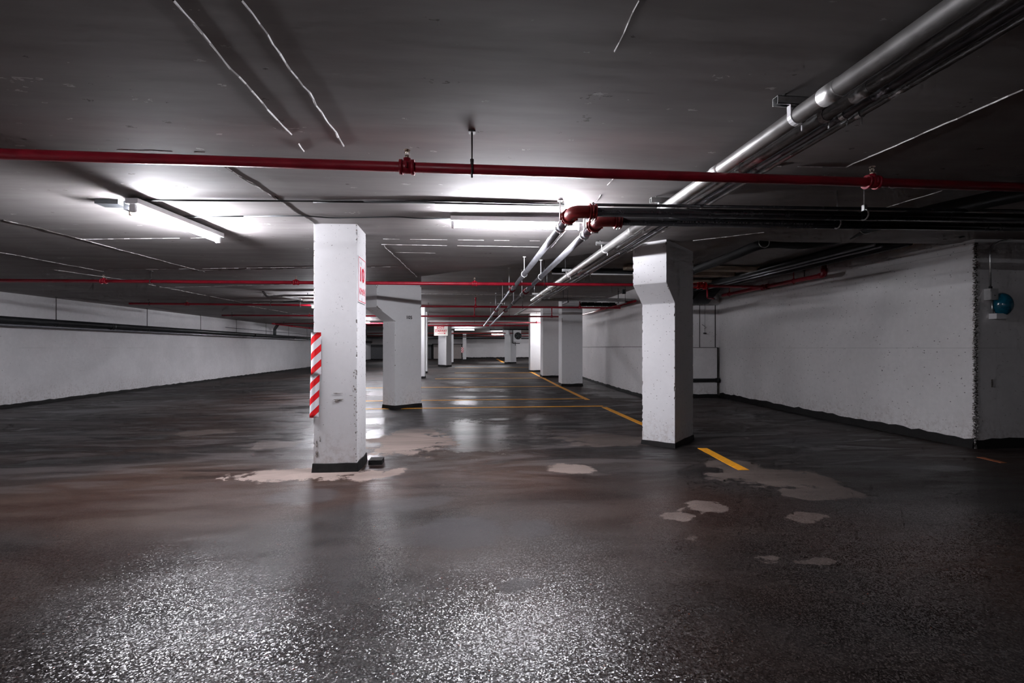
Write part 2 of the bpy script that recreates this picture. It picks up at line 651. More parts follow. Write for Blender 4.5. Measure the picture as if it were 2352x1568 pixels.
def text_mesh(name, s, mat, origin, ux, uy, height, width=None, parent=None, thick=.0015, bold=.0):
    """Lettering: baseline starts at origin, runs along ux, rises along uy."""
    cu = bpy.data.curves.new(name, 'FONT')
    cu.body = s
    cu.size = 1.0
    cu.extrude = .5
    cu.offset = bold
    cu.resolution_u = 4
    tmp = bpy.data.objects.new('tmp', cu)
    COL.objects.link(tmp)
    dg = bpy.context.evaluated_depsgraph_get()
    me = bpy.data.meshes.new_from_object(tmp.evaluated_get(dg))
    bpy.data.objects.remove(tmp)
    xs = [v.co.x for v in me.vertices]
    ys = [v.co.y for v in me.vertices]
    x0, x1, y0, y1 = min(xs), max(xs), min(ys), max(ys)
    sy = height / (y1 - y0)
    sx = (width / (x1 - x0)) if width else sy
    ux = Vector(ux).normalized()
    uy = Vector(uy).normalized()
    un = ux.cross(uy).normalized()
    off = Vector((0, 0, 0))
    if parent is not None:
        off = parent.location.copy()
        if parent.parent is not None:
            off += parent.parent.location
    for v in me.vertices:
        q = Vector(origin) + ux * (v.co.x - x0) * sx + uy * (v.co.y - y0) * sy + un * (v.co.z + .5) * thick
        v.co = q - off
    me.materials.clear()
    me.materials.append(M[mat])
    o = bpy.data.objects.new(name, me)
    COL.objects.link(o)
    if parent is not None:
        o.parent = parent
    return o


# ------------------------------------------------------------------ shell
# floor: one draped grid
mb = MB()
xs = [-9.6, -8.4, -7.2, -6, -5.4] + [-5 + i * .12 for i in range(92)] + [6.4, 7, 8, 10, 12]
ys = [-8 + i * 1.0 for i in range(9)] + [1.2 + i * .1 for i in range(90)] + [10.2 + i * .2 for i in range(40)] + [18.2 + i * .4 for i in range(80)]
for y in ys:
    for x in xs:
        mb.v.append(Vector((x, y, ZF(x, y))))
W = len(xs)


def patch_table(lst):
    out = []
    for (px, py, rx, ry, k) in lst:
        c, a, d, e = PF(px, py), PF(px, py - ry), PF(px, py + ry), PF(px + rx, py)
        out.append((c.x, (a.y + d.y) / 2, max(.05, (e - c).length), max(.05, (a.y - d.y) / 2), k))
    return out


TABS = [patch_table(t) for t in (DRY, GREY, WET)]


def fieldval(tab, x, y):
    best, kk = -1.5, 0.0
    for cx, cy, rx, ry, k in tab:
        d = 1 - math.hypot((x - cx) / rx, (y - cy) / ry)
        if d > best:
            best, kk = d, k
    return best, kk


for j in range(len(ys) - 1):
    for i in range(W - 1):
        a = j * W + i
        mb.face((a, a + 1, a + W + 1, a + W), 0, True)
fl = struct(mb, 'floor', 'floor')
fa = fl.data.attributes.new('patches', 'FLOAT_VECTOR', 'POINT')
fk = fl.data.attributes.new('patch_strength', 'FLOAT_VECTOR', 'POINT')
va, vk = [], []
for v in mb.v:
    r = [fieldval(t, v.x, v.y) for t in TABS]
    va += [q[0] for q in r]
    vk += [q[1] for q in r]
fa.data.foreach_set('vector', va)
fk.data.foreach_set('vector', vk)

# ceiling: sloping low slab, raised bay, paint ridges and open joints
mb = MB()


def cpoly(poly, zf):
    i = len(mb.v)
    mb.v += [Vector((x, y, zf(x, y))) for x, y in poly]
    mb.face([i + k for k in reversed(range(len(poly)))])


low = lambda x, y: CLOW(x)
cpoly([(-9.6, -8.2), (-3, -8.2), (-3, 50.4), (-9.6, 50.4)], low)
cpoly([(-3, -8.2), (12, -8.2), (12, 5.6), (4.0, 5.6), (2.9, 5.4), (1.64, 6.47), (-.75, 8.56), (-3, 10.5)], low)
cpoly([(-3, 27), (12, 27), (12, 50.4), (-3, 50.4)], low)
cpoly(HPOLY, lambda x, y: HIGH)
n = len(HPOLY)
for k in range(n):
    (x0, y0), (x1, y1) = HPOLY[k], HPOLY[(k + 1) % n]
    mb.quad((x0, y0, CLOW(x0)), (x1, y1, CLOW(x1)), (x1, y1, HIGH), (x0, y0, HIGH))
mb.quad((-9.6, -8.2, 3.1), (12, -8.2, 3.1), (12, 50.4, 3.1), (-9.6, 50.4, 3.1))


def ridge(a, b, w=.012, mi=1, drop=.006, jit=.35, gap=.0):
    """A ragged raised bead along the ceiling between two pixels of the low slab."""
    A = PC(*a) if len(a) == 2 else Vector(a)
    B = PC(*b) if len(b) == 2 else Vector(b)
    L = (B - A).length
    n = max(4, int(L / .06))
    d = (B - A).normalized()
    s = Vector((-d.y, d.x, 0))
    prev = None
    for i in range(n + 1):
        if gap and random.random() < gap:
            prev = None
            continue
        q = A.lerp(B, i / n) + s * (random.uniform(-1, 1) * w * jit + w * .3 * math.sin(i * .31 + A.x * 7) + w * .3 * math.sin(i * .83 + A.y * 5))
        q.z = CZ(q.x, q.y) if len(a) == 3 else CLOW(q.x)
        ww = w * random.uniform(.5, 1.25) / 2
        i0 = len(mb.v)
        mb.v += [q - s * ww + Vector((0, 0, .001)), q - s * ww * .3 - Vector((0, 0, drop * random.uniform(.6, 1.2))), q + s * ww * .3 - Vector((0, 0, drop)), q + s * ww + Vector((0, 0, .001))]
        if prev is not None:
            for k in range(3):
                mb.face((prev + k, prev + k + 1, i0 + k + 1, i0 + k), mi if random.random() < .62 else 0)
        prev = i0


ridge((395, 0), (700, 347), .012, gap=.02)
ridge((560, 0), (790, 335), .014, gap=.01)
ridge((1467, 0), (1392, 155), .006, gap=.06)
ridge((1942, 383), (2352, 205), .010)
ridge((2022, 480), (2165, 437), .010, gap=.02)
ridge((270, 345), (470, 350), .012, drop=.0015, gap=.02)
ridge((1640, 378), (1945, 384), .006, gap=.12)
ridge((510, 378), (725, 514), .010, mi=1, gap=.04)
ridge((505, 376), (640, 455), .012, mi=2, gap=.1)
ridge((1412, 405), (1368, 462), .014, mi=2, gap=.15)
ridge((10, 504), (104, 527), .03, mi=2)
ridge((104, 527), (185, 548), .012, mi=2, gap=.07)
ridge((185, 548), (265, 570), .016)
ridge((265, 570), (470, 624), .012, gap=.06)
ridge((0, 579), (236, 623), .018)
ridge((125, 619), (292, 643), .02)
ridge((292, 643), (390, 662), .014, gap=.07)
ridge((385, 661), (560, 695), .016, gap=.02)
ridge((570, 702), (715, 727), .016, gap=.12)
ridge((230, 618), (440, 618), .02, mi=2)
ridge((440, 621), (722, 615), .04, mi=2, gap=.02)
ridge((410, 617), (722, 613), .012, gap=.04)
ridge((365, 660), (725, 651), .022, gap=.02)
ridge((552, 698), (722, 691), .03, gap=.04)
ridge((843, 548), (1240, 553), .006, drop=.003, gap=.12)
ridge((876, 561), (1238, 567), .008, drop=.004, gap=.04)
ridge((880, 562), (958, 636), .014, gap=.03)
ridge((185, 549), (500, 545), .008, gap=.1)
ridge((1266, 568), (1300, 530), .008, gap=.04)
ridge((843, 613), (915, 612), .01, mi=2, gap=.04)
ridge((895, 579), (1000, 581), .004, drop=.002, gap=.1)
ridge((1592, 552), (1755, 533), .006, gap=.04)
ridge((-2.9, 13.6, HIGH), (4.2, 13.9, HIGH), .02)
ridge((-2.9, 17.6, HIGH), (4.2, 17.6, HIGH), .03, mi=2)
struct(mb, 'ceiling', ['ceiling', 'ridge', 'joint'])


def ragged_wall(name, a, b, z0, z1f, thick, inward, mat='wall', nseg=None):
    """Wall slab between plan points a and b; `inward` is the visible side's normal."""
    a = Vector((a[0], a[1], 0))
    b = Vector((b[0], b[1], 0))
    nrm = Vector((inward[0], inward[1], 0))
    mb = MB()
    L = (b - a).length
    n = nseg or max(2, int(L / 1.5))
    zt = [z1f(q.x, q.y) for q in [a.lerp(b, i / n) for i in range(n + 1)]]
    for i in range(n + 1):
        q = a.lerp(b, i / n)
        w = Vector((0, 0, 0))
        for zz in (z0, zt[i] + .2):
            mb.v.append(q + w + Vector((0, 0, zz)))
        for zz in (z0, zt[i] + .2):
            mb.v.append(q - nrm * thick + Vector((0, 0, zz)))
    for i in range(n):
        k = i * 4
        mb.face((k, k + 4, k + 5, k + 1))
        mb.face((k + 2, k + 3, k + 7, k + 6))
        mb.face((k + 1, k + 5, k + 7, k + 3))
        mb.face((k, k + 2, k + 6, k + 4))
    mb.face((0, 1, 3, 2))
    k = n * 4
    mb.face((k, k + 2, k + 3, k + 1))
    return struct(mb, name, mat)


WL = -9.4
ragged_wall('wall_left', (WL, -8), (WL, 50), -.05, lambda x, y: 2.8, .3, (1, 0), 'wall_light', nseg=30)
ragged_wall('wall_back', (-9.6, -8), (12, -8), -.05, lambda x, y: 2.8, .3, (0, 1))
ragged_wall('wall_front', (-9.6, 50), (12, 50), -.05, lambda x, y: 2.8, .3, (0, -1))
ragged_wall('wall_right', (6.3, 5.33), (6.3, 11.3), -.05, lambda x, y: 2.8, .3, (-1, 0))
ragged_wall('wall_right', (6.33, 5.331), (12, 5.331), -.05, lambda x, y: 2.8, .26, (0, -1))
ragged_wall('wall_right', (4.46, 11.3), (6.6, 11.3), -.05, lambda x, y: 2.8, .3, (0, -1))
ragged_wall('wall_right', (4.41, 11.3), (4.41, 24), -.05, lambda x, y: 2.8, .3, (-1, 0))
ragged_wall('wall_right', (11.9, -8), (11.9, 50), -.05, lambda x, y: 2.8, .3, (-1, 0))
ragged_wall('wall_right', (4.41, 24), (12, 24), -.05, lambda x, y: 2.8, .2, (0, 1))
# thicker lower lift of the side wall, with its ledge
mb = MB()
mb.box((4.36, 11.25, -.05), (4.42, 24, 1.27))
mb.box((4.36, 11.25, -.05), (6.24, 11.31, 1.25))
mb.box((4.35, 11.24, 1.262), (4.42, 24, 1.272), 1)
mb.box((4.35, 11.24, 1.245), (6.24, 11.31, 1.257), 1)
mb.box((6.22, 11.22, .0), (6.245, 11.31, 1.25), 1)
mb.box((6.19, 11.285, 1.26), (6.205, 11.31, 2.3), 1)
mb.box((5.79, 11.285, 1.26), (5.797, 11.31, 2.3), 1)
struct(mb, 'trim_1', ['wall', 'joint'])

# ragged broken edge of the near wall corner
mb = MB()
NZ = 330
prof = [(-.0, .065), (-.0, .045), (-.0, .025), (-.004, .008), (.0, .0), (.012, -.004), (.03, .0), (.05, .0), (.075, 0)]
for i in range(NZ + 1):
    z = 2.55 * i / NZ
    amp = .25 + .75 * math.sin(z * 2.3 + 1) ** 2
    for k, (dx, dy) in enumerate(prof):
        e = 0 if k in (0, len(prof) - 1) else 1
        q = Vector((6.3 + dx, 5.331 + dy, z))
        j = random.uniform(-.007, .005) * amp * e
        q += Vector((j, random.uniform(-.008, .005) * amp * e, 0)) - Vector((.003, .003, 0)) * e
        if e == 0:
            q += Vector((random.uniform(-.0, .0) - (.001 if k == 0 else 0), -.001 if k else 0, 0))
        mb.v.append(q)
K = len(prof)
for i in range(NZ):
    for k in range(K - 1):
        a = i * K + k
        mi = 0
        if 2 <= k <= 6 and random.random() < .42:
            mi = 1
        if 3 <= k <= 5 and random.random() < .35:
            mi = 2
        mb.face((a, a + 1, a + K + 1, a + K), mi)
struct(mb, 'trim_2', ['wall', 'bare', 'joint'])


def baseboard(name, pts, h, t, side):
    """Ragged black painted band along the foot of a wall; pts in plan, side = outward offset sign."""
    mb = MB()
    P2 = [Vector((x, y, 0)) for x, y in pts]
    for a, b in zip(P2, P2[1:]):
        d = (b - a).normalized()
        nn = Vector((d.y, -d.x, 0)) * side
        L = (b - a).length
        n = max(2, int(L / .12))
        prev = None
        for i in range(n + 1):
            q = a.lerp(b, i / n)
            z = ZF(q.x, q.y)
            hh = h * (1 + .3 * (random.random() - .5))
            i0 = len(mb.v)
            mb.v += [q + nn * (t + .02) + Vector((0, 0, z)), q + nn * t + Vector((0, 0, z + hh)), q - nn * .01 + Vector((0, 0, z + hh + .004)), q - nn * .01 + Vector((0, 0, z - .02))]
            if prev is not None:
                for k in range(3):
                    mb.face((prev + k, i0 + k, i0 + k + 1, prev + k + 1))
            else:
                mb.face((i0, i0 + 1, i0 + 2, i0 + 3))
            prev = i0
    return struct(mb, name, 'black')


baseboard('baseboard_left', [(WL, -8), (WL, 50)], .07, .012, 1)
baseboard('baseboard_right', [(12, 5.33), (6.3, 5.33), (6.3, 11.24)], .11, .014, -1)
baseboard('baseboard_right', [(6.24, 11.24), (4.36, 11.24), (4.36, 24)], .07, .014, -1)
baseboard('baseboard_front', [(-9.4, 50), (12, 50)], .14, .02, 1)
baseboard('baseboard_front', [(12, 5.33), (12, -8)], .1, .01, 1)

# far end: dull brown door, and a flat panel painted with the recess's shade
mb = MB()
a = P(996, 800, Y=49.9)
b = P(1060, 800, Y=49.9)
top = P(1000, 791, Y=49.9).z
mb.box((a.x, 49.86, .1), (b.x, 49.96, top))
mb.box((a.x - .15, 49.84, top), (b.x + .15, 49.96, top + .08), 1)
mb.box((b.x, 49.84, .1), (b.x + .1, 49.96, top), 1)
struct(mb, 'door_1', ['door', 'joint'])
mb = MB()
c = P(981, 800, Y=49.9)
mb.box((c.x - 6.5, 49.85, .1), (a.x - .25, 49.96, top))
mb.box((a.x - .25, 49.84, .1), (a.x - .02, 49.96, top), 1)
struct(mb, 'recess_shade_panel', ['recess_shade', 'black'])


# ------------------------------------------------------------------ columns
def column(near, left, right, label, chip=1.0, corbel=None, step=.05, mat='column', top=None, band=.07, jag=True, group=None, corner_marks=True):
    """Rectangular column from three plan corners seen from the aisle. corbel=(shift, z_low, z_high) pushes the near-left face out."""
    near, left, right = (Vector((q[0], q[1], 0)) for q in (near, left, right))
    back = left + right - near
    root = thing('concrete_column', label, 'column', (near + back) / 2, group)
    zb = min(ZF(q.x, q.y) for q in (near, left, right, back))
    root.location.z = zb
    c0 = (near + back) / 2
    cyc = [near, right, back, left]
    cyc_ccw = (right - near).cross(back - near).z > 0
    zt = (CZ(c0.x, c0.y) if top is None else top) + .01
    n = int((zt - zb) / step)
    mb = MB()
    sub = [0, .025, .5, .975]
    rings = []
    wear = [0.0] * 4
    left_over = [0] * 4
    peak = [0.0] * 4
    for i in range(n + 1):
        for q in range(4):
            if left_over[q] > 0:
                left_over[q] -= 1
            elif random.random() < .10:
                left_over[q] = random.randint(1, 5)
                peak[q] = random.choice((.003, .005, .008, .016)) * random.uniform(.5, 1)
            wear[q] = peak[q] * random.uniform(.6, 1.1) if left_over[q] else .0012 * random.random()
        z = lerp(zb - .02, zt, i / n)
        sh = Vector((0, 0, 0))
        if corbel:
            d, z0, z1 = corbel
            k = min(1, max(0, (z - z0) / (z1 - z0)))
            sh = Vector((d[0], d[1], 0)) * k
        cs = [near + sh, right.copy(), back.copy(), left + sh]
        ring = []
        flags = []
        for q in range(4):
            A, B = cs[q], cs[(q + 1) % 4]
            for t in sub:
                pt = A.lerp(B, t)
                fl = 0
                if t == 0 and chip:
                    cen = (cs[0] + cs[2]) / 2
                    inn = (cen - pt).normalized()
                    am = wear[q] * chip
                    fl = 1 if am > .0045 else 0
                    pt = pt + inn * am
                elif chip:
                    nn = Vector(((B - A).y, -(B - A).x, 0)).normalized()
                    pt = pt + nn * 0.0
                ring.append(pt + Vector((0, 0, z)))
                flags.append(fl)
        rings.append((ring, flags))
    K = 4 * len(sub)
    for ring, fl in rings:
        mb.v += ring
    for i in range(n):
        for k in range(K):
            a = i * K + k
            b = i * K + (k + 1) % K
            f = rings[i][1]
            mi = 1 if (f[k] or f[(k + 1) % K]) and random.random() < .6 else 0
            ids = (a, b, b + K, a + K)
            mb.face(ids if cyc_ccw else ids[::-1], mi)
    mb.build('shaft', [mat, 'bare'], root)
    # black painted foot
    bm_ = MB()
    prev = None
    e = .012
    cen = (near + back) / 2
    segs = []
    for q in range(4):
        A, B = cyc[q], cyc[(q + 1) % 4]
        for t in (0, .25, .5, .75):
            segs.append(A.lerp(B, t))
    ids = []
    for pt in segs:
        o = pt + (pt - cen).normalized() * e
        o2 = pt + (pt - cen).normalized() * (e + .012)
        hz = band * (1 + (.25 * (random.random() - .5) if jag else 0))
        i0 = len(bm_.v)
        bm_.v += [Vector((o2.x, o2.y, ZF(o2.x, o2.y) - .01)), Vector((o.x, o.y, ZF(o.x, o.y) + hz)), Vector((pt.x, pt.y, ZF(pt.x, pt.y) + hz + .004)) - (pt - cen).normalized() * .01]
        ids.append(i0)
    for k in range(len(ids)):
        a, b = ids[k], ids[(k + 1) % len(ids)]
        for j in range(2):
            q = (a + j, b + j, b + j + 1, a + j + 1)
            bm_.face(q if cyc_ccw else q[::-1])
    bm_.build('base_band', 'black', root)
    return root


n1 = PF(820, 1082)
l1 = PF(722, 1083)
r1 = Vector((n1.x, n1.y + .44, 0))
l1.y = n1.y + .0
col_near = column(n1, l1, r1, 'chipped white square column nearest the camera, carrying the striped guard', chip=1.5, step=.012, band=.085)
# 2: rotated corbelled column
n2 = PF(1550, 1029)
l2 = PF(1475, 1019)
r2 = PF(1592, 1009)
col_corbel = column(n2, l2, r2, 'white corbelled column between the yellow dash and the dark side wall', chip=1.2, step=.012,
                    corbel=((-.20, -.207), CAMH + .557, CAMH + .784), band=.06, top=CLOW(2.4))
# 3: column 105
n3 = PF(907, 940)
l3 = PF(879.5, 937)
r3 = PF(967.5, 933)
col_105 = column(n3, l3, r3, 'white corbelled column stencilled 105, beyond the nearest column', chip=.7, step=.02,
                 corbel=((-.30, -.30), P(907, 737, Y=n3.y).z, P(884, 707.5, Y=n3.y).z), band=.07, mat='column_far')


def simple_column(x0, x1, ybase, label, depth=.45, lface=None, group=None, chip=.4, **kw):
    a = PF(x0, ybase)
    b = PF(x1, ybase)
    b.y = a.y
    return column((a.x, a.y), (a.x, a.y + depth), (b.x, b.y), label, chip=chip, step=.12, mat='column_far', band=.08, **kw)


c4 = simple_column(1290.5, 1339, 887, 'wide plain white column behind the corbelled one, nearest the side wall', .5)
c5 = simple_column(1247, 1290, 867, 'white column half hidden behind the wide plain column', .6)
c6 = simple_column(1218, 1250, 854, 'brightly lit white column furthest along the row by the side wall', .5)
c7 = simple_column(966, 975.5, 869, 'white column just peeping out behind column 105', .4)
c8 = simple_column(974, 981, 857, 'thin sliver of a white column, second behind column 105', .4)
n9 = PF(1025, 843)
l9 = PF(1006.5, 841)
r9 = PF(1037, 842)
col_exit = column(n9, l9, r9, 'white column behind the stairway exit sign', chip=.3, step=.15, mat='column_far', band=.1)
c10 = simple_column(1036, 1041.5, 834, 'narrow white column hidden behind the exit sign column', .4)
n11 = PF(1173, 834.5)
l11 = PF(1160, 834)
r11 = PF(1182, 834)
r11 = n11 + Vector((.45, .45, 0))
l11 = n11 + Vector((-.42, .15, 0))
col_fan = column(n11, l11, r11, 'white column carrying the fan heater near the far wall', chip=.3, step=.15, mat='column_far', band=.1,
                 corbel=((-.16, -.1), 2.05, 2.25), top=CLOW(1))
c12 = simple_column(1063, 1071, 827, 'slim white column with small striped guard before the far wall', .3)


# column number
u3 = (Vector((r3.x, r3.y, 0)) - Vector((n3.x, n3.y, 0))).normalized()
N3 = Vector((u3.y, -u3.x, 0))
o3 = Vector((n3.x, n3.y, 0))
Lw = (Vector((r3.x, r3.y, 0)) - o3).length
t = text_mesh('number', '105', 'ink', o3 + u3 * Lw * (26 / 60.) + Vector((0, 0, P(937, 732.5, Y=n3.y + .2).z)) + N3 * .006, u3, (0, 0, 1), .07, .13, col_105, bold=.03)
t['label'] = 'black stencilled number 105'
# small scuffs and a patch of broken plaster on the near column
def blob(mb, c, ux, uy, rx, ry, nrm, th, n=14, mi=0, seed=0):
    rnd = random.Random(seed)
    i0 = len(mb.v)
    mb.v.append(Vector(c) + nrm * th)
    for k in range(n):
        a = 2 * math.pi * k / n
        rr = rnd.uniform(.55, 1.1)
        mb.v.append(Vector(c) + ux * math.cos(a) * rx * rr + uy * math.sin(a) * ry * rr + nrm * .0005)
    for k in range(n):
        mb.face((i0, i0 + 1 + k, i0 + 1 + (k + 1) % n), mi)


mb = MB()
UX = Vector((1, 0, 0))
UZ = Vector((0, 0, 1))
NF = Vector((0, -1, 0))
for (px, py, rx, ry, s) in ((778, 918, .055, .012, 1), (775, 903, .05, .006, 2), (772, 921, .025, .014, 3), (816, 893, .012, .02, 4), (806, 908, .02, .004, 6), (727, 1020, .010, .05, 7), (728, 1042, .016, .05, 8), (735, 1008, .006, .04, 9)):
    q = P(px, py, Y=n1.y - .004)
    blob(mb, q, UX, UZ, rx, ry, NF, .004, seed=s)
for k in range(34):      # crumbled arris
    z = random.choice([random.uniform(.45, .75), random.uniform(.1, .4), random.uniform(.95, 1.15), random.uniform(.3, 1.1)])
    q = Vector((n1.x - random.uniform(.0, .035), n1.y - .004, z))
    blob(mb, q, UX, UZ, random.uniform(.003, .009), random.uniform(.004, .012), NF, .002, n=7, seed=k + 50)
mb.build('plaster_damage', 'bare', col_near)

# ------------------------------------------------------------------ striped guards
def corner_guard(label, cx, cy, z0, z1, w, d, lean=0.0, n=8, group=None):
    mb = MB()
    arc = []
    for i in range(n + 1):
        a = math.pi / 2 * i / n
        arc.append((-math.sin(a) * .055, -.0))
    # profile in plan: along the front face, round the corner, back along the side
    prof = [(w, -.004), (w * .55, -.02), (.02, -.030)]
    for i in range(6):
        a = math.pi / 2 * i / 5
        prof.append((.01 - math.sin(a) * .035, -.030 + (1 - math.cos(a)) * .035))
    prof += [(-.025, d * .5), (-.008, d)]
    us = [0]
    for p0, p1 in zip(prof, prof[1:]):
        us.append(us[-1] + math.hypot(p1[0] - p0[0], p1[1] - p0[1]))
    NZ_ = 12
    K = len(prof)
    for th in (0, .004):
        for i in range(NZ_ + 1):
            z = lerp(z0, z1, i / NZ_)
            for k, (dx, dy) in enumerate(prof):
                sc = 1 - th * 6
                mb.v.append(Vector((cx + dx * sc - lean * (z1 - z) + .0, cy + dy * sc, z)))
                mb.uv[len(mb.v) - 1] = (-us[k], z)
    off = (NZ_ + 1) * K
    for i in range(NZ_):
        for k in range(K - 1):
            a = i * K + k
            mb.face((a, a + K, a + K + 1, a + 1), 0, True)
            mb.face((a + off, a + 1 + off, a + K + 1 + off, a + K + off), 1, True)
    for k in range(K - 1):
        for base in (0, NZ_ * K):
            mb.face((base + k, base + k + 1, base + k + 1 + off, base + k + off), 1)
    for k in (0, K - 1):
        for i in range(NZ_):
            a = i * K + k
            mb.face((a, a + K, a + K + off, a + off), 1)
    o = mb.build('corner_guard', ['stripe', 'white'])
    tag(o, label, 'corner guard', group)
    return o


za, zm, zc = (P(730, py, Y=n1.y).z for py in (763, 860, 958))
corner_guard('upper red and white striped corner guard on the nearest column', l1.x, l1.y, zm, za, .075, .11)
corner_guard('lower red and white striped corner guard, slightly skewed, on the nearest column', l1.x - .004, l1.y - .005, zc, zm - .002, .066, .11, lean=.02)
q = P(1062, 800, Y=c12.location.y - .16)
mb = MB()
mb.box((q.x - .1, q.y - .06, P(1062, 810, Y=q.y).z), (q.x + .12, q.y, P(1062, 797, Y=q.y).z))
for i, v in enumerate(mb.v):
    mb.uv[i] = (v.x, v.z * .8)
tag(mb.build('corner_guard', 'stripe'), 'small striped guard on the slim column before the far wall', 'corner guard')

# ------------------------------------------------------------------ signs
# speed sign on the aisle face of the near column
xs_ = n1.x + .006
rt = thing('speed_sign', 'white speed limit sign reading 10 KM/H with thin red border', 'sign', (xs_, n1.y + .19, P(822, 640, Y=n1.y).z))
y0, y1 = n1.y + .025, n1.y + .375
zt_ = P(821, 584, X=xs_).z
zb_ = P(821, 692, X=xs_).z
pm = MB()
pm.box((n1.x + .001, y0, zb_), (xs_ + .004, y1, zt_))
pm.build('plate', 'sign', rt)
bm2 = MB()
xx = xs_ + .0045
for (ya, yb, z_a, z_b) in ((y0 + .01, y1 - .01, zt_ - .017, zt_ - .01), (y0 + .01, y1 - .01, zb_ + .01, zb_ + .017), (y0 + .01, y0 + .016, zb_ + .01, zt_ - .01), (y1 - .016, y1 - .01, zb_ + .01, zt_ - .01)):
    bm2.box((xx - .001, ya, z_a), (xx + .0005, yb, z_b))
bm2.build('border', 'signred', rt)
H_ = zt_ - zb_
text_mesh('numerals', '10', 'signred', (xx, y0 + .075, zb_ + H_ * .46), (0, 1, 0), (0, 0, 1), H_ * .32, .20, rt, bold=.03)
text_mesh('unit_text', 'KM/H', 'signred', (xx, y0 + .045, zb_ + H_ * .18), (0, 1, 0), (0, 0, 1), H_ * .14, .26, rt)

# stairway sign
ys_ = n9.y - .03
A = P(997, 752, Y=ys_)
B = P(1028.5, 769, Y=ys_)
zt_ = P(1012, 747, Y=ys_).z
rt = thing('exit_sign', 'cream exit stairway sign with red lettering and arrow', 'sign', ((A.x + B.x) / 2, ys_, B.z))
MB().box((A.x, ys_, P(1000, 770.5, Y=ys_).z), (B.x, ys_ + .02, zt_)).build('plate', 'signcream', rt)
w_ = B.x - A.x
px_ = lambda x, y: P(x, y, Y=ys_)
text_mesh('exit_text', 'EXIT', 'signred', (px_(1004, 0).x, ys_ - .002, px_(1000, 754.8).z), (1, 0, 0), (0, 0, 1), .13, px_(1021, 0).x - px_(1004, 0).x, rt, bold=.028)
text_mesh('stairway_text', 'STAIRWAY', 'signred', (px_(998.8, 0).x, ys_ - .002, px_(1000, 762.6).z), (1, 0, 0), (0, 0, 1), .145, px_(1027, 0).x - px_(998.8, 0).x, rt, bold=.028)
am = MB()
pa = px_(1005, 766)
pb = px_(1020.5, 765.2)
am.obox(pa + Vector((0, -.002, 0)), pb + Vector((0, -.002, 0)), .004, .022)
i0 = len(am.v)
am.v += [pb + Vector((-.01, -.004, .045)), pb + Vector((.09, -.004, 0)), pb + Vector((-.01, -.004, -.045))]
am.face((i0, i0 + 2, i0 + 1))
am.build('arrow', 'signred', rt)


# ------------------------------------------------------------------ floor lines
def line_strip(p0, p1, w, label, mat='yellow', group='yellow bay lines', th=.004):
    """Painted line draped on the floor from p0 to p1 (plan)."""
    a = Vector((p0[0], p0[1], 0))
    b = Vector((p1[0], p1[1], 0))
    d = (b - a).normalized()
    s = Vector((-d.y, d.x, 0)) * w / 2
    L = (b - a).length
    n = max(1, int(L / .3))
    mb = MB()
    for i in range(n + 1):
        q = a.lerp(b, i / n)
        for sg in (-1, 1):
            e = q + s * sg * random.uniform(.97, 1.03)
            zz = ZF(e.x, e.y)
            mb.v.append(Vector((e.x, e.y, zz + th)))
            mb.v.append(Vector((e.x, e.y, zz - .001)))
    for i in range(n):
        k = i * 4
        mb.face((k, k + 4, k + 6, k + 2))
        mb.face((k, k + 1, k + 5, k + 4))
        mb.face((k + 2, k + 6, k + 7, k + 3))
    mb.face((0, 2, 3, 1))
    k = n * 4
    mb.face((k, k + 1, k + 3, k + 2))
    o = mb.build('parking_line', mat)
    tag(o, label, 'road marking', group)
    return o


a, b = PF(1613, 1029.5), PF(1708, 1079.5)
line_strip(a, b, .115, 'short bright yellow dash in front of the corbelled column')
a, b = PF(1388, 935), PF(1500, 984)
line_strip(a, b, .11, 'yellow line running toward the foot of the corbelled column')
a, b = PF(1350, 918), PF(1218, 853.5)
line_strip(a, b, .11, 'long yellow line beside the row of white columns')
for k, (yy, xa, xb, lab) in enumerate(((935.5, 842, 1392, 'nearest yellow bay line crossing the aisle floor'), (918, 842, 1352, 'second nearest yellow bay line crossing the aisle floor'),
                                 (888.8, 842, 1290, 'third yellow bay line crossing the aisle, level with the wide plain column'),
                                 (869, 1000, 1256, 'fourth yellow bay line across the aisle, faint'), (856, 1045, 1232, 'fifth yellow bay line across the aisle, faint'), (844, 1045, 1216, 'furthest faint yellow bay line across the aisle'))):
    a, b = PF(xa, yy), PF(xb, yy)
    b.y = a.y = (a.y + b.y) / 2
    line_strip(a, b, (.10, .085, .09, .09, .09, .09)[k], lab)
a, b = PF(1141, 823.8), PF(1156, 832)
line_strip(a, b, .22, 'yellow line near the far wall by the fan column')
a, b = PF(2250, 1050), PF(2306, 1063)
line_strip(a, b, .07, 'worn orange dash at the foot of the blue dome wall', 'orange', None)

# rubber stub beside near column foot
a = P(846, 1068, z=0)
tag(MB().box((a.x, a.y, -.002), (a.x + .14, a.y + .16, .05)).build('rubber_block', 'black'), 'small black block on the floor beside the nearest column', 'block')


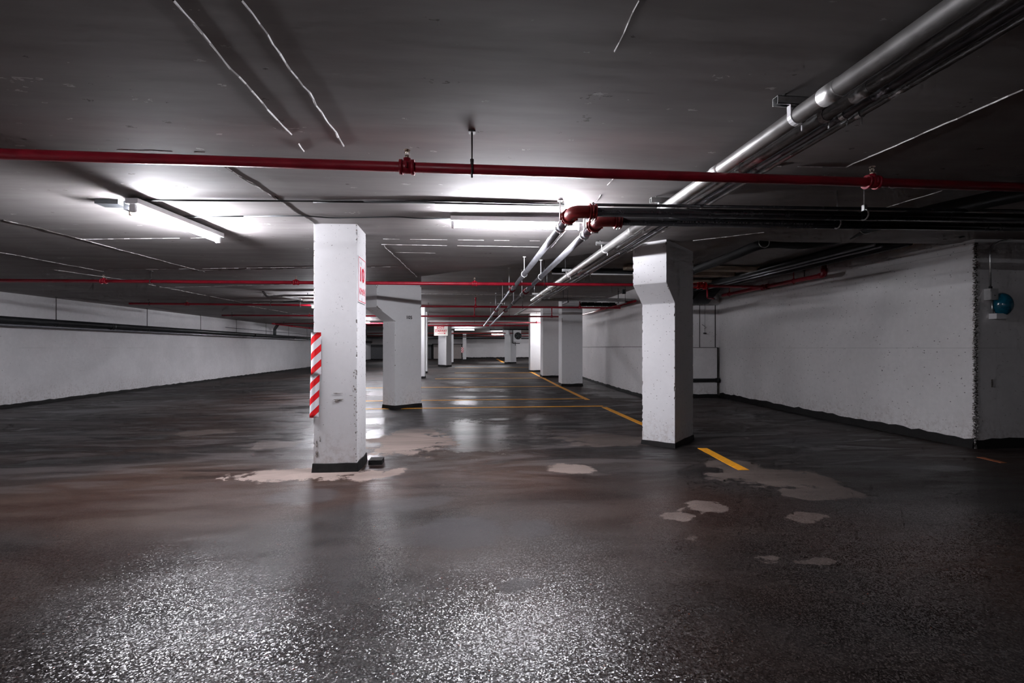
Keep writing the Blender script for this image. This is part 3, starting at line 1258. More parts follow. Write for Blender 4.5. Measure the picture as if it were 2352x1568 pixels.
# ------------------------------------------------------------------ fluorescent lights
def lamp(x, y, zc, rz, label, L=1.22, tube='tube'):
    R = Matrix.Rotation(rz, 3, 'Z')
    loc = Vector((x, y, zc))
    root = thing('fluorescent_light', label, 'light', loc)

    def T(mb):
        mb.v = [R @ q + loc for q in mb.v]
        return mb
    h = MB()
    h.box((-L / 2 - .02, -.05, -.042), (L / 2 + .02, .05, .0))
    i = len(h.v)
    T(h).build('housing', 'white', root)
    for sg in (-1, 1):
        m_ = MB()
        m_.box((sg * L / 2 - .012, -.022, -.105), (sg * L / 2 + .012, .022, -.045))
        T(m_).build('lamp_holder', 'white', root)
    t_ = MB().cyl((-L / 2 + .012, 0, -.083), (L / 2 - .012, 0, -.083), .0165, 12)
    T(t_).build('tube', tube, root)
    for sg in (-1, 1):
        e = loc + R @ Vector((sg * L * .4, 0, 0))
        if CZ(e.x, e.y) - zc > .012:
            MB().cyl((e.x, e.y, zc), (e.x, e.y, CZ(e.x, e.y)), .006, 8).build('rod', 'zinc', root)
    return root


# A: along the aisle above the open floor
zt_ = CLOW(-2.7) - .112
A0, A1 = P(306, 480, z=zt_), P(501, 553, z=zt_)
dA = A1 - A0
mid = (A0 + A1) / 2
lamp(mid.x, mid.y, zt_ + .083, math.atan2(dA.y, dA.x), 'lit fluorescent batten over the open floor, hung along the aisle', L=dA.length)
# B: across, beside the red elbows
zt_ = CLOW(.5) - .112
B0, B1 = P(1036, 517, z=zt_), P(1342, 517, z=zt_)
B1.y = B0.y
lamp((B0.x + B1.x) / 2, B0.y, zt_ + .083, math.atan2(-.04, 1.2), 'lit fluorescent batten crossing behind the red pipe elbows', L=1.22)
lamp(-3.1, 12.2, CLOW(-3) - .15, 0, 'lit fluorescent batten hidden behind the nearest column')
lamp(-4.6, 21, CLOW(-4.6) - .06, 0, 'unseen added batten far behind the nearest column, lighting the white wall')  # added out of sight to light the far stretch of white wall
lamp(-2.75, 17.2, HIGH - .12, 0, 'lit fluorescent batten behind column 105')
lamp(-2.95, 24.8, HIGH - .12, 0, 'unseen added batten further down the aisle, brightening the exit sign column')  # placed out of sight to brighten the exit sign column
q = P(1067, 757, z=CLOW(0) - .12)
lamp(q.x, q.y, CLOW(q.x) - .05, 0, 'lit fluorescent batten in the far bay above the slim column', tube='tube_dim')
q = P(1141, 768, z=CLOW(0) - .2)
lamp(q.x + .2, q.y, CLOW(q.x) - .12, 0, 'most distant lit fluorescent batten beside the fan column', tube='tube_dim')
lamp(-4.5, -4.5, CLOW(-4.5) - .02, 0, 'added fill batten behind the viewer, out of view')  # unseen fill lamp, added to lift the near ceiling and foreground
lamp(8.5, 33, CLOW(8.5) - .1, 0, 'unseen batten added in the far side bay to brighten the far end')  # added outside the visible gap to lighten the far end
lamp(8.0, 43, CLOW(8) - .1, 0, 'unseen batten added in the far side bay to brighten the far wall')  # hidden lamp, added for a brighter far wall
lamp(-5.5, 42, CLOW(-5.5) - .1, 0, 'unseen batten added on the drain pipe side to brighten the far wall')  # another added lamp, kept off to the side, for the far wall
lamp(3.75, 20.0, HIGH - .25, 0, 'short unseen batten added to brighten the furthest column of the row', L=.75, tube='tube_dim')  # tucked behind a column, added to light the last column's front
lamp(-3.0, 20.6, HIGH - .12, 0, 'unseen batten added behind column 105 to brighten the exit sign column')  # extra unseen lamp, added for the face of the exit sign column


# ------------------------------------------------------------------ pipes
def rodhang(parent, x, y, zpipe, r, ztop, mat='rod', name='hanger', plate=True, ring=True, axis=(1, 0, 0), rr=.005):
    m_ = MB()
    m_.cyl((x, y, zpipe + r + .012), (x, y, ztop), rr, 8)
    if plate:
        m_.box((x - .02, y - .02, ztop - .01), (x + .02, y + .02, ztop))
    if ring:
        m_.ring((x, y, zpipe), axis, r + .006, .006, 18, 6)
        m_.cyl((x, y, zpipe + r), (x, y, zpipe + r + .03), .011, 8)
        m_.cyl((x, y, zpipe - r - .02), (x, y, zpipe - r), .006, 8)
    return m_.build(name, mat, parent)


def coupling(parent, c, d, r, mat='red', L=.06, name='coupling'):
    c = Vector(c)
    d = Vector(d).normalized()
    m_ = MB()
    m_.cyl(c - d * L / 2, c + d * L / 2, r * 1.28, 20)
    m_.cyl(c - d * L / 2, c - d * L * .28, r * 1.5, 20)
    m_.cyl(c + d * L * .28, c + d * L / 2, r * 1.5, 20)
    x, y = frame_of(d)
    for s in (-1, 1):
        m_.cyl(c + x * s * r * 1.55 - y * r * .6, c + x * s * r * 1.55 + y * r * .6, r * .24, 8)
    return m_.build(name, mat, parent)


def head(parent, c, rise=.0, mat='brass', r=.03):
    c = Vector(c)
    if rise:
        m_ = MB().cyl(c, c + Vector((0, 0, rise)), .017, 12)
        m_.cyl(c, c + Vector((0, 0, .05)), .03, 12)
        m_.cyl(c + Vector((0, 0, rise - .04)), c + Vector((0, 0, rise)), .024, 12)
        m_.build('riser', 'red', parent)
        c = c + Vector((0, 0, rise))
    m_ = MB()
    m_.cyl(c, c + Vector((0, 0, .018)), .013, 10)
    for s in (-1, 1):
        m_.tube([c + Vector((s * .009, 0, .018)), c + Vector((s * .014, 0, .032)), c + Vector((s * .003, 0, .048))], .0025, 6)
    m_.cyl(c + Vector((0, 0, .03)), c + Vector((0, 0, .048)), .003, 8)
    m_.cyl(c + Vector((0, 0, .048)), c + Vector((0, 0, .051)), .018, 14)
    m_.build('sprinkler_head', mat, parent)


def sprinkler(a, b, r, label, heads=(), hangers=(), couplings=(), rise=0.0, group='red sprinkler lines'):
    a = Vector(a)
    b = Vector(b)
    root = thing('sprinkler_pipe', label, 'pipe', (a + b) / 2, group)
    MB().cyl(a, b, r, 20).build('pipe', 'red', root)
    d = b - a

    def at(px):
        # point of the pipe seen at column px
        u = (px - 1176.0) / F
        rx, ry = ST + u * CT, CT - u * ST
        den = d.x * ry - d.y * rx
        t = (a.y * rx - a.x * ry) / den
        return a + d * t
    for h in heads:
        q = at(h)
        coupling(root, q, d, r, L=.085)
        MB().cyl(q, q + Vector((0, 0, r + .022)), r * .75, 14).build('outlet', 'red', root)
        up = rise if rise else 0
        head(root, q + Vector((0, 0, r + .02)), up)
    for h in hangers:
        q = at(h)
        rodhang(root, q.x, q.y, q.z, r, CZ(q.x, q.y), axis=d)
    for h in couplings:
        coupling(root, at(h), d, r, L=.07)
    return root


z1 = CAMH + 1.04
a, b = P(-300, 343.5, z=z1), P(2700, 441.5, z=z1)
sprinkler(a, b, .0285, 'long red sprinkler pipe closest to the camera, spanning the whole view', heads=(935, 2003), hangers=(1084,))
z2 = CAMH + 1.03
a, b = P(-150, 643, z=z2), P(1600, 655, z=z2)
sprinkler(a, b, .0265, 'second red sprinkler pipe, crossing in front of column 105', heads=(238, 680, 1090), hangers=(347,  1250 ))
z3 = CAMH + 1.07
a, b = P(297, 697, z=z3), P(1425, 707, z=z3)
rt = sprinkler(a, b, .026, 'third red sprinkler pipe, ending short of the drain pipe wall', heads=(430,), hangers=(343, 622, 690, 1200))
for hx in (1092, 1335):
    q = a + (b - a) * ((hx - 297) / (1425 - 297.))
    qq = P(hx, 705, z=z3)
    coupling(rt, (qq.x, lerp(a.y, b.y, (qq.x - a.x) / (b.x - a.x)), z3), b - a, .026)
    head(rt, (qq.x, lerp(a.y, b.y, (qq.x - a.x) / (b.x - a.x)), z3), .24)
z4 = CAMH + 1.07
a, b = P(510, 724, z=z4), P(1288, 727, z=z4)
rt = sprinkler(a, b, .027, 'fourth red sprinkler pipe, crossing the aisle beyond column 105', heads=(711,), hangers=(533, 984, 1170))
for hx in (1090, 1271):
    qq = P(hx, 725.6, z=z4)
    c_ = (qq.x, lerp(a.y, b.y, (qq.x - a.x) / (b.x - a.x)), z4)
    coupling(rt, c_, b - a, .027)
    head(rt, c_, .3)
a, b = P(625, 743, z=z4), P(1247, 740.5, z=z4)
rt = sprinkler(a, b, .028, 'fifth red sprinkler pipe, in front of the stairway sign', hangers=(652, 985, 1090))
qq = P(1232, 740.5, z=z4)
coupling(rt, (qq.x, b.y, z4), b - a, .028)
rodhang(rt, qq.x, b.y, z4, .028, HIGH, mat='red', plate=False)
a, b = P(843, 747, z=CAMH + 1.08), P(1215, 747.5, z=CAMH + 1.08)
rt = sprinkler(a, b, .042, 'thick dark red pipe crossing above the stairway sign', hangers=(1032, 1160), couplings=(1036,))
a, b = P(625, 743, z=CAMH + 1.06), P(735, 756, z=CAMH + .95)
sprinkler(a, b, .03, 'red branch pipe slanting off near the grey pipe elbow', couplings=(671, 710))
for (yy, zz, rr_, lab) in ((756.5, 1.0, .035, 'black pipe crossing the far bay above the fan heater'), ):
    a, b = P(1125, yy, z=CAMH + zz), P(1219, yy, z=CAMH + zz)
    rt = thing('water_pipe', lab, 'pipe', (a + b) / 2)
    MB().cyl(a, b, rr_, 12).build('pipe', 'blackpipe', rt)
    for k in (.1, .5, .9):
        q = a.lerp(b, k)
        rodhang(rt, q.x, q.y, q.z, rr_, CZ(q.x, q.y))
for (yy, Yd, rr_, mat_, lab) in ((765, 34.5, .035, 'redoxide', 'red pipe below the far bay light'), (771, 38.5, .04, 'redoxide', 'red pipe just above the dark beam of the far bay'), (774.5, 44, .16, 'darkpipe', 'thick dark pipe along the top of the far wall')):
    a, b = P(843, yy, Y=Yd), P(1222, yy, Y=Yd)
    rt = thing('water_pipe', lab, 'pipe', (a + b) / 2)
    MB().cyl(a, b, rr_, 12).build('pipe', mat_, rt)
    for k in (.1, .5, .9):
        q = a.lerp(b, k)
        rodhang(rt, q.x, q.y, q.z, rr_, CZ(q.x, q.y))


# red pipe along the side wall beyond the corbelled column
def pipe_run(pts, r, label, mat, name='pipe', cat='pipe', bend=.06, group=None, n=18):
    pts = [Vector(q) for q in pts]
    root = thing(name, label, cat, pts[0], group)
    MB().tube(fillet(pts, bend) if len(pts) > 2 else pts, r, n).build('pipe', mat, root)
    return root


rt = pipe_run([(4.17, 11.33, CAMH + 1.14), (4.17, 17.6, CAMH + 1.17)], .03, 'red pipe along the pale side wall beyond the corbelled column', 'red', 'sprinkler_pipe')
for yy in (12.45, 16.9):
    coupling(rt, (4.17, yy, CAMH + 1.145), (0, 1, 0), .03)
    rodhang(rt, 4.17, yy + .15, CAMH + 1.145, .03, HIGH, axis=(0, 1, 0))
# red dropping pipe on the dark side wall
XW = 6.05
zr = CAMH + 1.225
pA = P(1893, 629, X=XW)
pB = P(1660, 678, X=XW)
rt = pipe_run([(XW, pA.y, CAMH + 1.466), (XW, pA.y, zr), (XW, pB.y, zr)], .037, 'red pipe dropping from the ducts then running along the dark side wall', 'red', 'sprinkler_pipe', bend=.05)
m_ = MB().tube(fillet([(XW, pA.y, zr + .11), (XW, pA.y, zr), (XW, pA.y + .11, zr)], .055), .048, 16)
m_.build('elbow', 'red', rt)
for px in (1823, 1675):
    q = P(px, 650, X=XW)
    rodhang(rt, XW, q.y, zr, .037, HIGH, mat='red', axis=(0, 1, 0), rr=.007)
q = P(1757, 657, X=XW)
coupling(rt, (XW, q.y, zr), (0, 1, 0), .037, L=.2, name='tee')
qy = q.y
rt = thing('sprinkler_pipe', 'dark red branch pipe with bright red valve behind the corbelled column', 'pipe', (XW - .06, qy, zr))
MB().cyl((XW - .06, qy, zr), (4.0, qy - .05, zr), .03, 16).build('pipe', 'red', rt)
vx0 = P(1600, 655, Y=qy - .04).x
vx1 = P(1620, 655, Y=qy - .03).x
m_ = MB().cyl((vx0 - .25, qy - .04, zr), (vx1, qy - .04, zr), .055, 18)
m_.cyl((vx1 - .04, qy - .04, zr), (vx1, qy - .04, zr), .075, 18)
m_.cyl((vx0 + .02, qy - .04, zr), (vx0 + .06, qy - .04, zr), .07, 18)
m_.cyl((vx0 + .1, qy - .04, zr), (vx0 + .1, qy - .04, zr + .07), .03, 12)
m_.build('valve', 'redbright', rt)
m_ = MB().tube(fillet([(vx1 + .03, qy - .05, zr), (vx1 + .03, qy - .05, zr - .24), (vx1 + .25, qy + .1, zr - .24)], .03), .016, 10)
m_.build('drain_leg', 'red', rt)


# black pipes with red elbows and their steel runs down the aisle
def elbow_pipe(pstart, pright, pback, r, label, hang_px, zoff=0.0):
    E = Vector(pstart)
    Rr = Vector(pright)
    Bk = Vector(pback)
    root = thing('water_pipe', label, 'pipe', E)
    dR = (Rr - E).normalized()
    dB = (Bk - E).normalized()
    MB().cyl(E + dR * .10, Rr, r, 24).build('pipe', 'blackpipe', root)
    mm = MB().cyl(E + dB * .10, E + (Bk - E) * 1.0, r * .96, 24)
    L = (Bk - E).length
    mm.build('pipe', 'greysteel', root)
    for s in (.42, 4.6, 8.5, 12.0):
        if s < L:
            MB().cyl(E + dB * (s - .035), E + dB * (s + .035), r * 1.12, 20).build('sleeve', 'greysteel', root)
    MB().tube(fillet([E + dR * .15, E, E + dB * .15], .10, 12), r * 1.38, 24).build('elbow', 'redoxide', root)
    for d_ in (dR, dB):
        cc = E + d_ * .15
        coupling(root, cc, d_, r * 1.2, 'redoxide', .055)
        x, y = frame_of(d_)
        for s in (-1, 1):
            MB().cyl(cc + y * s * r * 1.75 - x * r * .9, cc + y * s * r * 1.75 + x * r * .9, r * .2, 8).build('bolt', 'zinc', root)
    coupling(root, E + dB * 4.9, dB, r, 'red', .09)
    coupling(root, E + dB * 9.5, dB, r, 'red', .09)
    for s in (.5, 3.1, 5.5, 7.2, 9.8, 12.6):
        q = E + dB * s
        mat_ = 'white' if s < 8 else 'zinc'
        rodhang(root, q.x, q.y, q.z, r, CZ(q.x, q.y), mat=mat_, axis=dB, rr=.006)
    return root, E, dR


zb1 = CAMH + 1.03
E1 = P(1316, 486, z=zb1)
E2 = P(1377, 507, z=zb1)
rt1, E_, d_ = elbow_pipe(E1, P(2700, 506, z=zb1), (.95, 22.5, zb1), .034, 'black pipe with the upper red elbow, turning to steel down the aisle', ())
rt2, E2_, d2_ = elbow_pipe(E2, P(2700, 528, z=zb1), (1.22, 22.5, zb1), .034, 'black pipe with the lower red elbow, turning to steel beside its twin', ())
for rt, px, pyy in ((rt1, 1985, 493), (rt2, 1923, 513)):
    q = P(px, pyy, z=zb1)
    mb_ = MB()
    mb_.ring(q, (1, 0, 0), .040, .006, 18, 6)
    mb_.box((q.x - .012, q.y - .002 - .012, q.z + .03), (q.x + .012, q.y + .012, q.z + .075))
    mb_.cyl((q.x - .0, q.y, q.z + .05), (q.x, q.y, CLOW(q.x)), .005, 8)
    mb_.build('hanger', 'zinc', rt)
# printed line of text on the lower black pipe is only unreadable smudges: faint grey ticks
mb_ = MB()
random.seed(3)
px = 1560
while px < 1890:
    w = random.choice((3, 4, 4, 5, 6))
    q = P(px, 505, z=zb1)
    q2 = P(px + w * .7, 505, z=zb1)
    t_ = (q2 - q)
    yy = lerp(E2.y, P(2700, 528, z=zb1).y, (q.x - E2.x) / (P(2700, 528, z=zb1).x - E2.x)) - .0342
    mb_.box((q.x, yy - .0006, zb1 - .012), (q2.x, yy + .002, zb1 - .002))
    px += w + random.choice((0, 0, 1, 4))
mb_.build('printed_marks', 'greybox', rt2)
# a third black line close above them
a, b = P(1360, 470, z=CAMH + 1.12), P(2700, 489, z=CAMH + 1.12)
tag(MB().cyl(a, b, .012, 12).build('conduit', 'blackpipe'), 'thin black conduit just above the two black pipes', 'conduit')

# silver conduits along the aisle
ZC = CAMH + 1.178


def conduit(x, r, mat, label, y0=-1.0, y1=11.8, z=ZC, turn=None):
    pts = [(x, y0, z), (x, y1, z)]
    if turn:
        pts.append((turn, y1, z))
    root = thing('conduit', label, 'conduit', (x, y0, z))
    MB().tube(fillet(pts, .15) if turn else pts, r, 20).build('pipe', mat, root)
    for yy in (2.05, 3.05, 4.7, 7.6, 10.2):
        if yy > y0:
            MB().cyl((x, yy - .05, z), (x, yy + .05, z), r * 1.07, 20).build('sleeve', mat, root)
    return root


conduit(1.69, .042, 'alu', 'thick bright silver conduit overhead, widest of the bundle', turn=None)
conduit(1.845, .030, 'zinc', 'second conduit of the overhead bundle, duller and thinner than the bright one', z=ZC + .01, turn=4.25)
conduit(1.95, .022, 'greysteel', 'third conduit of the overhead bundle, dark grey', z=ZC + .02, turn=None, y1=11.4)
conduit(2.035, .016, 'zinc', 'outermost thin conduit of the overhead bundle', z=ZC + .025, turn=4.25, y1=11.55)
conduit(1.905, .014, 'darkpipe', 'thin dark conduit inside the overhead bundle', z=ZC + .045, y1=18, y0=3)
conduit(1.99, .012, 'darkpipe', 'thinnest dark conduit inside the overhead bundle', z=ZC + .055, y1=18, y0=3)
STR = 0
for yy, ext, lab in ((2.28, -.1, 'steel strut nearest the camera, clamping the silver conduits to the ceiling'), (3.92, -.08, 'steel strut clamping the silver conduits just before the black pipes'),
                     (5.6, -.08, 'steel strut over the silver conduits beside the corbel top'), (7.6, -.06, 'steel strut over the conduits just before the second red pipe'),
                     (9.3, -.06, 'small steel strut over the conduits beyond the second red pipe'), (11.0, -.06, 'last steel strut at the end of the conduit bundle')):
    ct = CZ(1.85, yy)
    rt = thing('strut_channel', lab, 'bracket', (1.85, yy, ct))
    zt = ZC + .048 + .042
    x0 = 1.60 + ext * .3
    x1 = 2.10
    m_ = MB()
    m_.box((x0, yy - .021, zt - .003), (x1, yy + .021, zt))
    m_.box((x0, yy - .021, zt - .041), (x1, yy - .018, zt))
    m_.box((x0, yy + .018, zt - .041), (x1, yy + .021, zt))
    m_.box((x0, yy - .021, zt - .041), (x1, yy - .012, zt - .038))
    m_.box((x0, yy + .012, zt - .041), (x1, yy + .021, zt - .038))
    m_.build('channel', 'zinc', rt)
    if ct - zt > .03:
        for xx_ in (x0 + .05, x1 - .05):
            MB().cyl((xx_, yy, zt), (xx_, yy, ct), .006, 8).build('rod', 'zinc', rt)
    else:
        for xx_ in (x0 + .05, x1 - .05):
            MB().cyl((xx_, yy, zt - .01), (xx_, yy, ct), .008, 8).build('anchor', 'zinc', rt)
    for (cx, cr, cz) in ((1.69, .042, ZC), (1.845, .030, ZC + .01), (1.95, .022, ZC + .02), (2.035, .016, ZC + .025)):
        m_ = MB()
        pts = [Vector((cx - cr * .35, yy, zt - .035))]
        for i in range(11):
            a = math.pi * .92 + i / 10 * math.pi * 1.16
            pts.append(Vector((cx + math.cos(a) * (cr + .004), yy, cz + math.sin(a) * (cr + .004))))
        pts.append(Vector((cx + cr * .35, yy, zt - .035)))
        pts[0].x = cx - cr - .004
        pts[-1].x = cx + cr + .004
        for q0, q1 in zip(pts, pts[1:]):
            m_.obox(q0, q1, .028, .003)
        m_.cyl((cx + cr * .6, yy, cz - cr - .035), (cx + cr * .6, yy, cz - cr - .0), .004, 8)
        m_.build('pipe_clamp', 'white' if cx < 1.9 else 'zinc', rt)

# cross tray carrying the turned conduits
for px, lab in ((1296, 'black hanging strut under the turned conduits by the wide plain column'), (1428, 'black hanging strut at the wall end of the turned conduits')):
    q = P(px, 690, z=ZC)
    rt = thing('strut_channel', lab, 'bracket', (q.x, 11.7, ZC - .05))
    MB().box((q.x - .02, 11.35, ZC - .09), (q.x + .02, 12.0, ZC - .05)).build('channel', 'rod', rt)
    for yy in (11.4, 11.95):
        MB().cyl((q.x, yy, ZC - .09), (q.x, yy, HIGH), .006, 8).build('rod', 'rod', rt)
q = P(1370, 699, Y=13.2)
o = MB()
for k in range(5):
    o.box((q.x - .45 + k * .2, 13.1, q.z - .05), (q.x - .32 + k * .2 + .03, 13.3, q.z + .05))
o.cyl((q.x - .5, 13.2, q.z), (q.x + .65, 13.2, q.z), .03, 10)
tag(o.build('valve_manifold', 'rubber'), 'dark row of valves below the turned conduits', 'valve')
q = P(1433, 669, Y=11.9)
tag(MB().box((q.x - .04, 11.86, q.z - .06), (q.x + .04, 11.95, q.z + .05)).build('junction_box', 'rubber'), 'small black box high on the pale side wall', 'box')

# ------------------------------------------------------------------ drain pipe on the far-side wall
XL = -9.15
zl = CAMH + .545
rt = thing('drain_pipe', 'long dark drain pipe slung along the white wall', 'pipe', (XL, 5, zl))
MB().cyl((XL, 2, zl + .02), (XL, 49, zl), .07, 20).build('pipe', 'darkpipe', rt)
MB().cyl((XL - .02, 2, zl - .085), (XL - .02, 49, zl - .10), .028, 12).build('tracer_pipe', 'greysteel', rt)
for px in (129, 338, 461, 543, 611, 663, 705):
    q = P(px, 740, X=XL)
    rodhang(rt, XL, q.y, zl, .062, CLOW(XL), axis=(0, 1, 0), rr=.008)
for yy in (13.5, 22.0, 27):
    coupling(rt, (XL, yy, zl), (0, 1, 0), .055, 'darkpipe', .12)
q0 = P(642, 752, X=-8.6)
q1 = P(631, 768, X=XL)
MB().tube(fillet([(q0.x, q0.y, CLOW(q0.x)), (q0.x, q0.y, q0.z + .25), (XL, q1.y, zl + .35), (XL, q1.y, zl + .05)], .1), .07, 16).build('branch_pipe', 'duct', rt)
tag(MB().cyl((WL + .03, 20, CAMH + .80), (WL + .03, 45, CAMH + .74), .014, 8).build('conduit', 'greysteel'), 'thin grey conduit high on the white wall above the drain pipe', 'conduit')

# ------------------------------------------------------------------ conduit, cable and boxes about the near lamp
zc0 = CLOW(-2)
q = PC(262, 462)
rt = thing('junction_box', 'dark grey electrical box with hanging plug at the end of the near light', 'box', (q.x, q.y, zc0 - .06))
m_ = MB().box((q.x - .11, q.y - .06, zc0 - .05), (q.x + .07, q.y + .06, zc0 + .0))
m_.build('body', 'duct', rt)
q2 = P(300, 478, z=zc0 - .09)
m_ = MB().box((q2.x - .035, q2.y - .03, zc0 - .11), (q2.x + .035, q2.y + .03, zc0 - .04))
m_.build('socket', 'duct', rt)
MB().cyl((q2.x, q2.y, zc0 - .15), (q2.x, q2.y, zc0 - .11), .012, 10).build('plug', 'brass', rt)
pts = [PC(x, y) - Vector((0, 0, .014)) for x, y in ((290, 462), (330, 455.5), (720, 458), (1000, 462), (1296, 468))]
tag(MB().tube(fillet(pts, .3), .009, 10).build('conduit', 'rubber'), 'black conduit from the electrical box across to the red elbows', 'conduit')
pts = [PC(x, y) - Vector((0, 0, .012)) for x, y in ((720, 461), (1000, 457.5), (1296, 466))]
tag(MB().tube(pts, .007, 10).build('conduit', 'darkpipe'), 'thin conduit beside the black one, behind the near column', 'conduit')
pts = [PC(x, y) - Vector((0, 0, .01)) for x, y in ((392, 500), (440, 496), (560, 494), (700, 493), (760, 498), (840, 497), (910, 495), (960, 499), (1034, 500))]
tag(MB().tube(fillet(pts, .4), .006, 10).build('cable', 'duct'), 'armoured cable looping between the two near lights', 'cable')

# odd fittings behind the near column
q = P(650, 683, z=CLOW(-3) - .12)
rt = thing('conduit', 'dark hanging conduit bracket and wiring tray beyond the near column', 'conduit', (-4.2, 11.3, CLOW(-4)))
yy = 11.0
xa, xb = P(622, 676, Y=yy).x, P(735, 676, Y=yy).x
m_ = MB().tube(fillet([(xa - .05, yy - .3, CLOW(xa)), (xa, yy - .2, CLOW(xa) - .12), (xa + .3, yy, P(650, 678, Y=yy).z), (xb + .3, yy, P(735, 678, Y=yy).z)], .1), .022, 10)
m_.build('pipe', 'rod', rt)
MB().cyl((xa + .78, yy, P(697, 677, Y=yy).z), (xa + .78, yy, CLOW(xa)), .008, 8).build('rod', 'rod', rt)
xa, xb = P(648, 691, Y=yy).x, P(694, 691, Y=yy).x
zz = P(670, 692, Y=yy).z
m_ = MB().obox((xa, yy + .2, zz), (xb, yy - .1, zz), .12, .03)
m_.build('tray', 'darkpipe', rt)
for k in range(3):
    MB().tube(fillet([(xa - .3, yy + .3, zz + .18 - k * .02), (xa + .1 * k, yy + .1, zz + .10), (xb - .2 + .1 * k, yy, zz + .06), (xb, yy - .1, zz + .02)], .1), .008, 6).build('cable', 'white', rt)
q = P(850, 640, Y=9.4)
tag(MB().box((q.x - .04, 9.3, q.z - .05), (q.x + .05, 9.45, q.z + .03)).build('security_camera', 'rubber'), 'small black camera at the top of column 105', 'camera')

# unlit batten beyond the second red pipe
q = P(1256, 622, Y=8.9)
q2 = P(1480, 625, Y=8.9)
rt = thing('fluorescent_light', 'unlit fluorescent batten with a beige end, beside the silver conduits', 'light', ((q.x + q2.x) / 2, 8.9, q.z))
MB().box((q.x + .08, 8.86, q.z - .03), (q2.x, 8.94, q.z + .06)).build('housing', 'darkpipe', rt)
m_ = MB().box((q.x - .02, 8.85, q.z - .03), (q.x + .09, 8.95, q.z + .0))
m_.build('end_cap', 'beige', rt)
MB().cyl((q.x + .1, 8.9, q.z - .045), (q2.x, 8.9, q.z - .045), .014, 10).build('tube', 'white', rt)
for xx_ in (q.x + .12, q2.x - .6):
    MB().cyl((xx_, 8.9, q.z + .05), (xx_, 8.9, HIGH), .006, 8).build('rod', 'rod', rt)

# ------------------------------------------------------------------ services over the dark side bay
for k, (px0, px1, py, Yd, th, dp, lab) in enumerate(((1440, 1745, 616, 8.35, .075, .22, 'long beige board hung behind the corbelled column, nearest of three'),
                                           (1440, 1690, 629, 9.0, .07, .22, 'middle beige board behind the corbelled column'),
                                           (1560, 1672, 646, 10.0, .06, .3, 'furthest beige board behind the corbelled column'))):
    a, b = P(px0, py, Y=Yd), P(px1, py, Y=Yd)
    z_ = min(b.z, HIGH - .06)
    o = MB().box((a.x, Yd, z_ - th / 2), (b.x, Yd + dp, z_ + th / 2)).build('ceiling_board', 'beige')
    tag(o, lab, 'board', 'beige boards')
for k, (xx_, zz, r_, m__, lab) in enumerate(((5.45, CAMH + 1.43, .05, 'darkpipe', 'dark pipe nearest the aisle in the side bay'), (5.62, CAMH + 1.40, .055, 'rubber', 'insulated black pipe in the middle of the side bay pipes'),
                                       (5.80, CAMH + 1.38, .05, 'darkpipe', 'dark pipe closest to the big duct'))):
    o = MB().cyl((xx_, 5.7, zz), (xx_ , 11.2, zz), r_, 16).build('pipe', m__)
    tag(o, lab, 'pipe')
rt = thing('air_duct', 'dark rectangular duct along the top of the dark side wall', 'duct', (6.1, 8, CAMH + 1.4))
MB().box((5.92, 5.66, CAMH + 1.465), (6.29, 11.1, HIGH)).build('body', 'duct', rt)
for yy in (6.6, 7.8, 9.0, 10.2):
    MB().box((5.90, yy, CAMH + 1.455), (6.295, yy + .04, HIGH)).build('flange', 'rubber', rt)
# ribbed transition
qa = P(1560, 657, Y=11.15)
qb = P(1655, 700, Y=11.15)
rt = thing('air_duct', 'dark ribbed duct section high in the corner of the side bay', 'duct', (qa.x, 11.1, qb.z))
m_ = MB()
i0 = 0
xe = P(1652, 660, Y=11.15).x
xl = P(1615, 700, Y=11.15).x
for yy in (10.9, 11.22):
    m_.v += [Vector((4.42, yy, qb.z)), Vector((xl, yy, qb.z)), Vector((xe, yy, HIGH)), Vector((4.42, yy, HIGH))]
for q in ((0, 1, 2, 3), (7, 6, 5, 4), (0, 4, 5, 1), (1, 5, 6, 2), (2, 6, 7, 3), (3, 7, 4, 0)):
    m_.face(q)
m_.build('body', 'duct', rt)
for k in range(5):
    x_ = 4.42 + .22 * k
    xt = x_ + .42
    MB().obox((x_, 10.88, qb.z), (xt, 10.88, HIGH - .02), .03, .035).build('rib', 'rubber', rt)
# black hoses
pts = [P(x, y, z=z) for x, y, z in ((1540, 640, CAMH + 1.36), (1592, 621, CAMH + 1.36), (1690, 584, CAMH + 1.37), (1755, 556, CAMH + 1.38), (1850, 563, CAMH + 1.4), (1930, 548, CAMH + 1.4), (1990, 522, CAMH + 1.36), (2060, 505, CAMH + 1.24), (2150, 484, CAMH + 1.17), (2352, 442, CAMH + 1.17), (2500, 410, CAMH + 1.17))]
rt = thing('insulated_hose', 'thick black insulated hose bundle snaking over the side bay', 'hose', pts[0])
MB().tube(fillet(pts, .4), .062, 14).build('hose', 'rubber', rt)
MB().tube(fillet([p + Vector((.09, .05, -.01)) for p in pts[:7]], .4), .03, 12).build('hose', 'darkpipe', rt)
for i in (1, 3, 6):
    q = pts[i]
    mb_ = MB()
    mb_.ring(q, (pts[i] - pts[i - 1]), .07, .006, 16, 6)
    mb_.cyl(q + Vector((0, 0, .065)), (q.x, q.y, CZ(q.x, q.y)), .006, 8)
    mb_.build('hanger', 'zinc', rt)
for k, (py0, py1, lab) in enumerate(((620, 545, 'upper thin grey conduit under the hoses of the side bay'), (632, 556, 'lower thin grey conduit under the hoses of the side bay'))):
    a = P(1700, py0 - 6, X=5.25 + .12 * k)
    o = MB().cyl((5.3 + .1 * k, 5.7, CAMH + 1.33 - .02 * k), (5.3 + .1 * k, 10.6, CAMH + 1.33 - .02 * k), .014, 10).build('conduit', 'greysteel')
    tag(o, lab, 'conduit')
